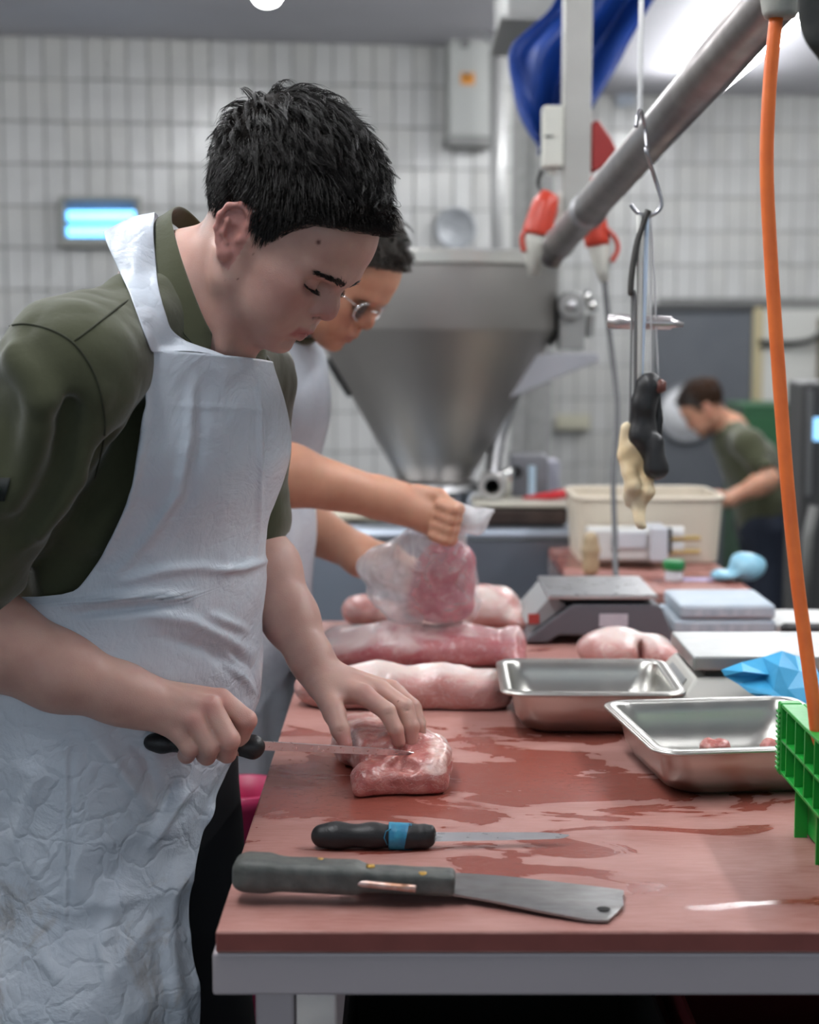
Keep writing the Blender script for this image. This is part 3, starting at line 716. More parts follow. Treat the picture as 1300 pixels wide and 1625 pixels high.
def hair_mat(name, col, rough=.32):
    m = mat(name, col, .38, spec=.38); return m
def build_hair(root, M, body=None, seed=3, n_top=1300, n_side=8000, top=1.0, col=(.0065, .0045, .0036)):
    rng = np.random.default_rng(seed); A = np.array(M)
    hm = hair_mat('hair_%s' % seed, col)
    def W(q):
        q = q.copy(); al = np.abs(q[:, 1])
        q[:, 0] = np.where(q[:, 0] > 7.5, 7.5 + (q[:, 0] - 7.5)*.72, q[:, 0])
        um = np.interp(q[:, 0], [1.2, 2.6, 4.4, 6.2, 9.6, 12.5], [-5, .6, 4.6, 6.9, 8.6, 10.4]) - .7 + 1.0*rng.random()
        q[:, 2] = np.where(q[:, 0] > 1.2, np.maximum(q[:, 2], um), q[:, 2])
        return (q*CM) @ A[:3, :3].T + A[:3, 3]
    # underlying mass of hair
    s = S(M); c = lambda *a: tuple(x*CM for x in a)
    s.ell(c(-.9, 0, 6.0), c(10.0, 7.75, 8.7))
    s.ell(c(-4.0, 0, 8.8), c(6.4, 6.3, 6.6*top), .03)
    s.ell(c(3.0, -.3, 9.4), c(5.0, 5.0, 2.8*top), .02)
    Ai = np.array(M.inverted())
    def cut(p):
        q = (p @ Ai[:3, :3].T + Ai[:3, 3])*100
        return -(hairline(q[:, 0], q[:, 1], q[:, 2]) - 1.1 - 1.6*np.clip((q[:, 0] - 1)/3, 0, 1))*CM*.5
    s.add(cut, A[:3, 3], .3, .006, '&')
    def ridg(p):
        q = (p @ Ai[:3, :3].T + Ai[:3, 3])*100
        st = np.stack([q[:, 0]*.35 + q[:, 2]*.2, q[:, 1], q[:, 2]*.8 - q[:, 0]*.15], 1)
        return .0016*vnoise(st, 1.6, 2)
    s.add(ridg, A[:3, 3], .3, 0, 'x')
    v, q = s.mesh(.0038); hb = mesh_obj('hair', v, q, mat('hair_mass_%s' % seed, col, .8, spec=.1), root)
    # locks lying over the mass
    e1 = v[q[:, 2]] - v[q[:, 0]]; e2 = v[q[:, 3]] - v[q[:, 1]]; fn_ = np.cross(e1, e2); vn = np.zeros_like(v)
    for k in range(4): np.add.at(vn, q[:, k], fn_)
    vn /= np.linalg.norm(vn, axis=1, keepdims=True) + 1e-12
    pl = (v @ Ai[:3, :3].T + Ai[:3, 3])*100; nl = vn @ Ai[:3, :3].T
    if (nl*(pl - np.array([0, 0, 6.]))).sum(1).mean() < 0: nl = -nl
    cand = np.flatnonzero((nl*(pl - np.array([0, 0, 5.]))).sum(1) > 0); lock = rng.choice(cand, min(len(cand), max(60, n_top//2)), replace=False)
    LK = []
    for i in lock:
        b, n_ = pl[i], nl[i]; hi = np.clip((b[2] - 5)/7, 0, 1)
        ang = .5*vnoise(b[None], .28, 3)[0] + .25*rng.normal()
        fl = np.array([1.0, -.15 + .35*ang, -.75 + .45*hi + .5*ang]); fl = fl - n_*(fl @ n_); fl /= np.linalg.norm(fl) + 1e-9; side = np.cross(n_, fl)
        Lc = (1.6 + 2.4*hi)*(.7 + .6*rng.random()); lf = (.25 + .75*hi)*(.6 + .8*rng.random())*np.interp(b[0], [-4, 1, 6], [1, .5, .3]); cu = rng.normal()*.45
        for j in range(12):
            o_ = side*rng.normal()*.30 + fl*rng.normal()*.5 - n_*.15; t = np.linspace(0, 1, 7)[:, None]; cl = (1 - .8*t)
            LK.append(b + o_*cl + fl*Lc*t*(1 + .1*rng.normal()) + n_*(lf*np.sin(PI*np.minimum(t*.85, 1)) - .5*hi*t**3) + side*(cu*t*t))
    # side and back: short close hairs
    R = []
    def allowed(x):
        tp = x[-1]; um = np.interp(tp[0], [1.2, 2.6, 4.4, 6.2, 9.0, 12.5], [-5, .8, 4.9, 7.2, 8.9, 10.8])
        return tp[0] < 1.2 or tp[2] > um or rng.random() < .06
    for x in LK:
        if allowed(x): R.append(W(x))
    d = rng.normal(size=(n_side*4, 3)); d /= np.linalg.norm(d, axis=1, keepdims=True)
    p = cran(d); keep = (hairline(p[:, 0], p[:, 1], p[:, 2]) > -.25 + .35*rng.random(len(p))) & ((p[:, 2] < 11) | (p[:, 0] < -2.5)) & (p[:, 1] < 4.5)
    p = p[keep][:n_side]; d = d[keep][:n_side]
    nrm = (p - np.array([.2, 0, 5.0]))/np.array([9.9, 7.6, 9.0])**2; nrm /= np.linalg.norm(nrm, axis=1, keepdims=True)
    flow = np.stack([.30 + .25*np.clip((p[:, 2]-2)/6, 0, 1), 0*p[:, 0], -.95 + .35*np.clip((p[:, 2]-2)/6, 0, 1)], 1)
    flow = flow - nrm*(flow*nrm).sum(1, keepdims=True); flow /= np.linalg.norm(flow, axis=1, keepdims=True)
    flow += rng.normal(size=flow.shape)*.16
    L = np.interp(p[:, 2], [-4, 0, 4, 8, 11, 14], [.5, .8, 1.5, 2.6, 3.2, 3.6])*(.7 + .6*rng.random(len(p)))
    lift = np.interp(p[:, 2], [-4, 0, 4, 8, 11, 14], [.18, .3, .75, 1.3, 1.9, 2.6])*np.interp(hairline(p[:, 0], p[:, 1], p[:, 2]), [0, 1.2], [.35, 1])
    for i in range(len(p)):
        t = np.linspace(0, 1, 4)[:, None]
        te = p[i] + flow[i]*L[i]
        if -3.3 < te[0] < .5 and -3.4 < te[2] < 3.0: continue
        R.append(W(p[i] + nrm[i]*(lift[i]*(1 - (1-t)**2)) + flow[i]*L[i]*t))
    # top: clumped longer locks swept forward
    d = rng.normal(size=(n_top*6, 3)); d[:, 2] = np.abs(d[:, 2]) + .25; d /= np.linalg.norm(d, axis=1, keepdims=True)
    p = cran(d); keep = (hairline(p[:, 0], p[:, 1], p[:, 2]) > .1) & (p[:, 2] > 7.2)
    p = p[keep][:n_top]
    nrm = (p - np.array([.2, 0, 5.0]))/np.array([9.9, 7.6, 9.0])**2; nrm /= np.linalg.norm(nrm, axis=1, keepdims=True)
    for i in range(len(p)):
        fr = np.clip((p[i, 0] + 4)/12, 0, 1); hi = np.clip((p[i, 2] - 7)/5, 0, 1)
        fl = np.array([1.0 - .35*fr, -.25 + .2*rng.normal(), -.25 + .75*fr]); fl = fl - nrm[i]*(fl @ nrm[i])*.85; fl /= np.linalg.norm(fl); fl = fl + rng.normal(size=3)*.13
        Lc = (2.6 + 2.0*hi)*(1 - .45*fr)*(.75 + .5*rng.random()); lf = (1.3 + 1.7*hi*top)*(.85 + .3*rng.random())*np.interp(p[i, 0], [-9, -6, -3, 0, 3, 6, 9], [.75, .85, .75, .50, .32, .28, .36])
        curl = rng.normal()*.25
        tip = p[i] + nrm[i]*lf + fl*Lc
        for j in range(10):
            r0 = p[i] + rng.normal(size=3)*.42; t = np.linspace(0, 1, 7)[:, None]
            x = r0*(1-t) + (tip + rng.normal(size=3)*.10)*t
            x = x + nrm[i]*(lf*1.05*np.sin(PI*t**.8)*.55) + np.array([0, 1., .5])*(curl*np.sin(PI*t*1.3)*t)
            droop = np.array([.2, 0, -1.0])*(.9*hi*(1 - .8*fr)*t**3)
            x = x + droop
            if allowed(x): R.append(W(x))
    # a few curls standing over the forehead
    for i in range(140):
        y = rng.uniform(-4.5, 3.5); b = np.array([9.0 - .12*y*y + rng.normal()*.3, y, 10.3 + rng.normal()*.4]); k = rng.uniform(.6, 1.25)
        t = np.linspace(0, 1, 9)[:, None]; an = t*(3.2*k + 1.2)
        R.append(W(b + np.concatenate([1.6*k*np.sin(an)*1.0 + .5*t, rng.normal()*.5*t, 1.0*k*(1-np.cos(an))*.55 - 1.0*t*k], 1)))
    st = strands('hair_strands', R, hm, hb, .00042)
    st['kind'] = 'stuff'
    # brows and lashes
    W = lambda q: (q*CM) @ A[:3, :3].T + A[:3, 3]
    B = []
    for g in (-1, 1):
        for i in range(420):
            t = rng.random()**.8; x = np.interp(t, [0, .5, 1], [10.05, 9.75, 7.7]); l = np.interp(t, [0, .5, 1], [.9, 2.7, 4.9])*g; u = np.interp(t, [0, .5, 1], [1.85, 2.2, 2.05]) + rng.normal()*.20*(1-.45*t)
            b = np.array([x - .1*abs(rng.normal()) , l, u]); dr = np.array([-.45*t - .05, g*(.6 + .2*t), .5 - .75*t]) + rng.normal(size=3)*.15
            tt = np.linspace(0, 1, 3)[:, None]; B.append(W(b + dr*.62*tt))
        for i in range(70):
            t = rng.random(); x = np.interp(t, [0, .33, .66, 1], [8.1, 8.72, 8.4, 7.1]); l = np.interp(t, [0, .33, .66, 1], [1.95, 2.8, 3.8, 4.7])*g; u = np.interp(t, [0, .33, .66, 1], [-.12, -.18, -.1, .15])
            tt = np.linspace(0, 1, 4)[:, None]; k = .75*(.7 + .5*rng.random())
            B.append(W(np.array([x, l, u]) + np.concatenate([k*tt, g*k*(.15 + .5*(t-.4))*tt, k*(-.55*tt + .45*tt**2)], 1)))
    if body is not None:
        fd = A[:3, 0]; b0 = np.array([b[0] for b in B]); p0 = b0 + fd*.02
        for _ in range(16):
            e = body.eval(p0, (p0.mean(0), .09)); p0 = p0 - fd*(np.maximum(e - .0003, 0)*.85)[:, None]
        B = [b + (p0[i] - b0[i]) for i, b in enumerate(B)]
    strands('eyebrows_and_lashes', B, hm, root, .00042)['kind'] = 'stuff'
    return hb
# ------------------------------------------------------------------ clothes of the young butcher
def march(s, px, py, Y0=1.3, Y1=2.6):
    """where the line of sight through a pixel meets a solid"""
    d = np.array(_ray(px, py)); o = np.array((0, 0, CAMZ)); t = Y0/d[1]
    for _ in range(120):
        x = o + d*t; e = s.eval(x[None], (x, .06))[0]
        if e < 2e-4: break
        t += min(max(e*.6, 2e-4), .03)
        if t*d[1] > Y1: return None
    return o + d*t
def march_many(s, px, py, Y0=1.45, Y1=2.6):
    px = np.asarray(px, float); py = np.asarray(py, float); dx = (px - 650)/FPX; dy = -(py - 812.5)/FPX
    d = np.stack([dx, CP + dy*SP, -SP + dy*CP], 1); d /= d[:, 1:2]; t = np.full(len(px), Y0); o = np.array((0, 0, CAMZ))
    for _ in range(70):
        e = s.eval(o + d*t[:, None]); t = np.where(t < Y1, t + np.where(e > 2e-4, np.minimum(e*.7, .05), 0), t)
    return o + d*t[:, None], t < Y1 - .01
def cloth_mat(name, col, col2, rough=.85, weave=1400, sheen=.3):
    m, nt, b = _nodes(name); L = nt.links
    tc = N(nt, 'ShaderNodeTexCoord'); n1 = N(nt, 'ShaderNodeTexNoise'); n1.inputs['Scale'].default_value = 9; n1.inputs['Detail'].default_value = 6
    L.new(tc.outputs['Object'], n1.inputs['Vector'])
    r1 = N(nt, 'ShaderNodeValToRGB'); r1.color_ramp.elements[0].color = (*col, 1); r1.color_ramp.elements[1].color = (*col2, 1)
    r1.color_ramp.elements[0].position = .3; r1.color_ramp.elements[1].position = .7
    L.new(n1.outputs['Fac'], r1.inputs[0]); L.new(r1.outputs[0], b.inputs['Base Color'])
    wv = N(nt, 'ShaderNodeTexNoise'); wv.inputs['Scale'].default_value = weave; L.new(tc.outputs['Object'], wv.inputs['Vector'])
    n3 = N(nt, 'ShaderNodeTexNoise'); n3.inputs['Scale'].default_value = 35; n3.inputs['Detail'].default_value = 4; L.new(tc.outputs['Object'], n3.inputs['Vector'])
    b1 = N(nt, 'ShaderNodeBump'); b1.inputs['Strength'].default_value = .25; b1.inputs['Distance'].default_value = .006; L.new(n3.outputs['Fac'], b1.inputs['Height'])
    b2 = N(nt, 'ShaderNodeBump'); b2.inputs['Strength'].default_value = .25; b2.inputs['Distance'].default_value = .0008; L.new(wv.outputs['Fac'], b2.inputs['Height'])
    L.new(b1.outputs[0], b2.inputs['Normal']); L.new(b2.outputs[0], b.inputs['Normal'])
    b.inputs['Roughness'].default_value = rough; b.inputs['Sheen Weight'].default_value = sheen; b.inputs['Specular IOR Level'].default_value = .2
    return m
OLIVE = cloth_mat('olive_cotton', (.056, .060, .031), (.070, .075, .040))
def apron_mat():
    m, nt, b = _nodes('white_plastic_film'); L = nt.links
    tc = N(nt, 'ShaderNodeTexCoord')
    def noise(scale, detail, rough=.55, dist=0):
        n = N(nt, 'ShaderNodeTexNoise'); n.inputs['Scale'].default_value = scale; n.inputs['Detail'].default_value = detail; n.inputs['Roughness'].default_value = rough
        n.inputs['Distortion'].default_value = dist; L.new(tc.outputs['Object'], n.inputs['Vector']); return n
    n1 = noise(5, 5, .6)
    r1 = N(nt, 'ShaderNodeValToRGB'); r1.color_ramp.elements[0].color = (.70, .77, .86, 1); r1.color_ramp.elements[1].color = (.80, .85, .92, 1)
    r1.color_ramp.elements[0].position = .35; r1.color_ramp.elements[1].position = .65; L.new(n1.outputs['Fac'], r1.inputs[0])
    # grime near the bottom of the skirt
    a = N(nt, 'ShaderNodeAttribute', attribute_name='grime'); n2 = noise(11, 6, .65, .6)
    r2 = N(nt, 'ShaderNodeValToRGB'); r2.color_ramp.elements[0].position = .56; r2.color_ramp.elements[1].position = .72; L.new(n2.outputs['Fac'], r2.inputs[0])
    mu = N(nt, 'ShaderNodeMath', operation='MULTIPLY'); L.new(a.outputs['Fac'], mu.inputs[0]); L.new(r2.outputs[0], mu.inputs[1])
    x = N(nt, 'ShaderNodeMix', data_type='RGBA'); L.new(mu.outputs[0], x.inputs['Factor']); L.new(r1.outputs[0], x.inputs['A']); x.inputs['B'].default_value = (.36, .27, .19, 1)
    L.new(x.outputs['Result'], b.inputs['Base Color'])
    v = N(nt, 'ShaderNodeTexVoronoi'); v.feature = 'DISTANCE_TO_EDGE'; v.inputs['Scale'].default_value = 26
    nd = noise(16, 3); vm = N(nt, 'ShaderNodeVectorMath', operation='MULTIPLY_ADD'); L.new(nd.outputs['Color'], vm.inputs[0]); vm.inputs[1].default_value = (.06, .06, .06)
    L.new(tc.outputs['Object'], vm.inputs[2]); L.new(vm.outputs[0], v.inputs['Vector'])
    sm = N(nt, 'ShaderNodeMapRange'); sm.inputs['From Max'].default_value = .12; L.new(v.outputs['Distance'], sm.inputs['Value'])
    c = N(nt, 'ShaderNodeAttribute', attribute_name='crinkle')
    cm_ = N(nt, 'ShaderNodeMath', operation='MULTIPLY'); L.new(sm.outputs[0], cm_.inputs[0]); L.new(c.outputs['Fac'], cm_.inputs[1])
    b1 = N(nt, 'ShaderNodeBump'); b1.inputs['Strength'].default_value = .30; b1.inputs['Distance'].default_value = .004; L.new(cm_.outputs[0], b1.inputs['Height'])
    n4 = noise(60, 6, .7, .8); b2 = N(nt, 'ShaderNodeBump'); b2.inputs['Strength'].default_value = .28; b2.inputs['Distance'].default_value = .004
    L.new(n4.outputs['Fac'], b2.inputs['Height']); L.new(b1.outputs[0], b2.inputs['Normal'])
    n5 = noise(14, 4, .6, 1.2); b3 = N(nt, 'ShaderNodeBump'); b3.inputs['Strength'].default_value = .45; b3.inputs['Distance'].default_value = .010
    L.new(n5.outputs['Fac'], b3.inputs['Height']); L.new(b2.outputs[0], b3.inputs['Normal']); L.new(b3.outputs[0], b.inputs['Normal'])
    b.inputs['Roughness'].default_value = .27; b.inputs['Specular IOR Level'].default_value = .5
    tr = N(nt, 'ShaderNodeBsdfTranslucent'); tr.inputs['Color'].default_value = (.75, .8, .86, 1); L.new(b3.outputs[0], tr.inputs['Normal'])
    ts = N(nt, 'ShaderNodeBsdfTransparent')
    m1 = N(nt, 'ShaderNodeMixShader'); m1.inputs[0].default_value = .16; L.new(b.outputs[0], m1.inputs[1]); L.new(tr.outputs[0], m1.inputs[2])
    m2 = N(nt, 'ShaderNodeMixShader'); m2.inputs[0].default_value = .10; L.new(m1.outputs[0], m2.inputs[1]); L.new(ts.outputs[0], m2.inputs[2])
    L.new(m2.outputs[0], nt.nodes['Material Output'].inputs['Surface'])
    return m
FILM = apron_mat()

def butcher_shirt(root):
    s = S(); t = tuple; q = (t(LFT), 1.34)
    s.cone(t(NECK + Vector((0, 0, -.07))), t(CHEST), .080, .118, .03, sq=q)
    s.cone(t(CHEST), t(WAIST), .118, .113, .05, sq=q)
    s.cone(t(WAIST), t(PELV), .113, .118, .05, sq=q)
    s.cone(t(NECK), t(SH_R), .058, .066, .05); s.cone(t(NECK), t(SH_L), .056, .060, .05)
    cR = SH_R.lerp(ELB_R, .80); cL = SH_L.lerp(ELB_L, .86)
    s.chain([t(SH_R), t(SH_R.lerp(ELB_R, .4)), t(cR)], [.070, .072, .066], .045, .03)
    s.chain([t(SH_L), t(SH_L.lerp(ELB_L, .4)), t(cL)], [.060, .056, .054], .04, .03)
    # rolled cuffs
    s.cone(t(SH_R.lerp(ELB_R, .74)), t(cR), .071, .071, .006); s.cone(t(SH_L.lerp(ELB_L, .76)), t(cL), .058, .060, .006)
    # folds of the sleeve and under the arm
    R = lambda x, y, Y: t(P(x, y, Y))
    for pts, r, k, op in (
        ([R(20, 560, 1.635), R(70, 640, 1.625), R(60, 760, 1.66)], .012, .03, '+'),
        ([R(150, 640, 1.66), R(120, 760, 1.665), R(60, 850, 1.67)], .010, .03, '+'),
        ([R(110, 640, 1.64), R(85, 760, 1.645), R(30, 850, 1.655)], .006, .03, '-'),
        ([R(165, 700, 1.69), R(110, 830, 1.72), R(50, 900, 1.74)], .007, .03, '-'),
        ([R(60, 690, 1.632), R(20, 800, 1.65)], .009, .028, '+'),
        ([R(230, 740, 1.76), R(150, 850, 1.77), R(90, 920, 1.79)], .010, .03, '+'),
        ([R(215, 660, 1.745), R(185, 740, 1.74), R(140, 800, 1.74)], .007, .03, '-'),
        ([R(200, 560, 1.735), R(170, 640, 1.70)], .008, .03, '-'),
        ([R(60, 500, 1.70), R(130, 500, 1.73), R(190, 450, 1.79)], .008, .03, '+')):
        s.chain(pts, [r*.6] + [r]*(len(pts)-2) + [r*.6], k, .01, op)
    # seams: grooves along the shoulder and armhole
    seams = []
    for line in ([(118, 541), (150, 517), (203, 476)], [(2, 520), (40, 514), (85, 525), (120, 548), (148, 590), (163, 640), (166, 690), (150, 760)]):
        pp = spline([(x, y, 0) for x, y in line], 6); g = []
        h_, k_ = march_many(s, [a.x for a in pp], [a.y for a in pp]); g = [t(a) for a, b in zip(h_, k_) if b]
        seams.append(g)
    s.add(lambda p: .0020*vnoise(p, 22, 1) + .0030*(1 - 2*np.abs(vnoise(p*np.array([1.5, 1., .7]), 12, 7))) + .0014*(1 - 2*np.abs(vnoise(p, 31, 4))), CHEST, 1.0, 0, 'x')
    # openings: neck and sleeve ends
    n2 = NECK + Vector((.05, -.02, .03))
    s.cone(t(NECK + Vector((.005, -.003, -.015))), t(P(390, 470, 1.87)), .062, .075, .006, '-')
    for c, d, r in ((cR, (ELB_R - SH_R).normalized(), .057), (cL, (ELB_L - SH_L).normalized(), .046)):
        s.cone(t(c - d*.03), t(c + d*.12), r, r, .004, '-'); s.cone(t(c + d*.075), t(c + d*.2), .075, .075, .003, '-')
    s.ell(t(P(200, 1330, 1.98)), (.3, .3, .22), .01, '-')
    v, f = s.mesh(.004)
    v = smooth_mesh(v, f, 1, .4)
    o = mesh_obj('shirt', v, f, OLIVE, root)
    for g in seams:
        px_, py_ = proj(np.array(g)); h_, k_ = march_many(s, px_, py_); g = [tuple(a) for a, b in zip(h_, k_) if b]
        if len(g) > 3: MB().tube([Vector(a) for a in g], [.0005] + [.0012]*(len(g)-2) + [.0005], 8).build('seam', mat('olive_seam', (.030, .033, .017), .9), o, smooth=True)
    # stand-up collar
    bot = [(333, 566, 1.795), (305, 552, 1.785), (264, 500, 1.785), (246, 430, 1.815), (242, 365, 1.865), (262, 348, 1.93), (320, 400, 1.985), (380, 500, 1.975), (432, 578, 1.915)]
    top = [(337, 530, 1.800), (322, 500, 1.797), (301, 446, 1.805), (281, 385, 1.830), (273, 336, 1.875), (298, 333, 1.935), (345, 390, 1.97), (372, 480, 1.955), (398, 548, 1.905)]
    cb = spline([P(*a) for a in bot], 6); ct = spline([P(*a) for a in top], 6); G = []
    for a, b in zip(cb, ct):
        G.append([a.lerp(b, k/6) + (a - b).cross(Vector((0, 0, 1))).normalized()*0.0 for k in range(7)])
    cm = MB().grid(G); c = cm.build('collar', OLIVE, o, smooth=True, solid=.0032)
    c.modifiers.new('s', 'SUBSURF').render_levels = 1
    # collar stitching and stud
    st = [a.lerp(b, .12) + Vector((0, -.0022, .0)) for a, b in zip(cb[:30], ct[:30])]
    MB().tube(st, .0007, 6).build('collar_stitching', mat('olive_thread', (.03, .034, .018), .8), o, smooth=True)
    b = P(317, 533, 1.789); MB().lathe([(.0005, -.002), (.0036, -.0018), (.0042, 0), (.003, .0016), (.0004, .002)], (0, 0, 0), 16, 'y').build('collar_stud', mat('brown_stud', (.06, .05, .03), .35, .5), o, smooth=True).location = (o.matrix_world.inverted() @ b) - Vector(PMAT(root).translation)
    # arm badge at the edge of the sleeve
    pts = []
    for y in (758, 795):
        row = []
        for x in range(-14, 21, 4):
            m_ = march(s, x + (y-758)*-.28, y + (x-3)*-.0, 1.3)
            row.append(Vector(m_) + Vector((.0, -.0025, 0)) if m_ is not None else P(x, y, 1.66))
        pts.append(row)
    MB().grid(pts).build('sleeve_badge', mat('black_badge', (.008, .012, .010), .7), o, smooth=True, solid=.001)
    rows = []
    for i in range(2):
        row = []
        for k in range(9):
            a = 2*PI*k/8; rr = 9*i + .5
            m_ = march(s, -8 + rr*math.cos(a), 776 + rr*1.2*math.sin(a), 1.3); row.append(Vector(m_) + Vector((0, -.0042, 0)) if m_ is not None else P(-8, 776, 1.65))
        rows.append(row)
    MB().grid(rows).build('badge_emblem', mat('green_badge', (.03, .22, .05), .6), o, smooth=True, solid=.0006)
    return s, o

def butcher_trousers(root):
    s = S(); t = tuple
    hipR = PELV - LFT*.085 + Vector((0, 0, -.03)); hipL = PELV + LFT*.085 + Vector((0, 0, -.03))
    kR = Vector((hipR.x + .03, hipR.y - .02, .50)); kL = Vector((hipL.x + .05, hipL.y + .0, .50))
    fR = Vector((hipR.x - .01, hipR.y - .02, .07)); fL = Vector((hipL.x + .0, hipL.y + .02, .07))
    s.cone(t(WAIST + Vector((0, 0, -.05))), t(PELV), .112, .118, .03, sq=(t(LFT), 1.35))
    s.chain([t(hipR), t(kR), t(fR)], [.095, .068, .058], .05, .03); s.chain([t(hipL), t(kL), t(fL)], [.095, .068, .058], .05, .03)
    s.add(lambda p: .003*vnoise(p, 16, 3), PELV, 2, 0, 'x')
    v, f = s.mesh(.008); mesh_obj('trousers', v, f, mat('black_cotton', (.014, .014, .017), .8), root)
    for fo in (fR, fL):
        b = S(); b.cone((fo.x - .03, fo.y, .05), (fo.x + .17, fo.y - .08, .035), .045, .035, .02); b.cone((fo.x, fo.y, .05), (fo.x, fo.y, .12), .05, .055, .02)
        b.add(lambda p: -(p[:, 2] - .002), (fo.x, fo.y, 0), 1, .004, '&')
        v, f = b.mesh(.006); mesh_obj('boot', v, f, mat('white_rubber', (.6, .6, .6), .4), root)
    return s

def drape(sd, zs, nphi, phi0, phi1, axis, fwd, lft, rmax=.42, off=.010, sm=3):
    """radius of a sheet hung round a body: rows at heights zs, columns at angles from phi0 to phi1"""
    ph = np.linspace(phi0, phi1, nphi); R = np.linspace(.02, rmax, 70); out = np.zeros((len(zs), nphi))
    for i, z in enumerate(zs):
        a = axis(z)
        d = np.outer(np.cos(ph), np.array(fwd)) + np.outer(np.sin(ph), np.array(lft))
        p = np.array(a)[None, None, :] + d[:, None, :]*R[None, :, None]
        e = sd.eval(p.reshape(-1, 3)).reshape(nphi, -1)
        ins = e < 0; last = np.where(ins.any(1), ins.shape[1] - 1 - ins[:, ::-1].argmax(1), 0); last = np.minimum(last, len(R) - 2)
        e0 = e[np.arange(nphi), last]; e1 = e[np.arange(nphi), last+1]
        tt = np.clip(e0/(e0 - e1 + 1e-9), 0, 1)
        out[i] = R[last] + tt*(R[1]-R[0]) + off
    for _ in range(sm):
        o2 = out.copy(); o2[1:-1] = (out[:-2] + 2*out[1:-1] + out[2:])/4; o2[:, 1:-1] = (o2[:, :-2] + 2*o2[:, 1:-1] + o2[:, 2:])/4; out = o2
    return ph, out

def proj(p):
    p = np.asarray(p, float); x, y, z = p[..., 0], p[..., 1], p[..., 2] - CAMZ
    zc = y*CP - z*SP; yc = y*SP + z*CP
    return 650 + FPX*x/zc, 812.5 - FPX*yc/zc

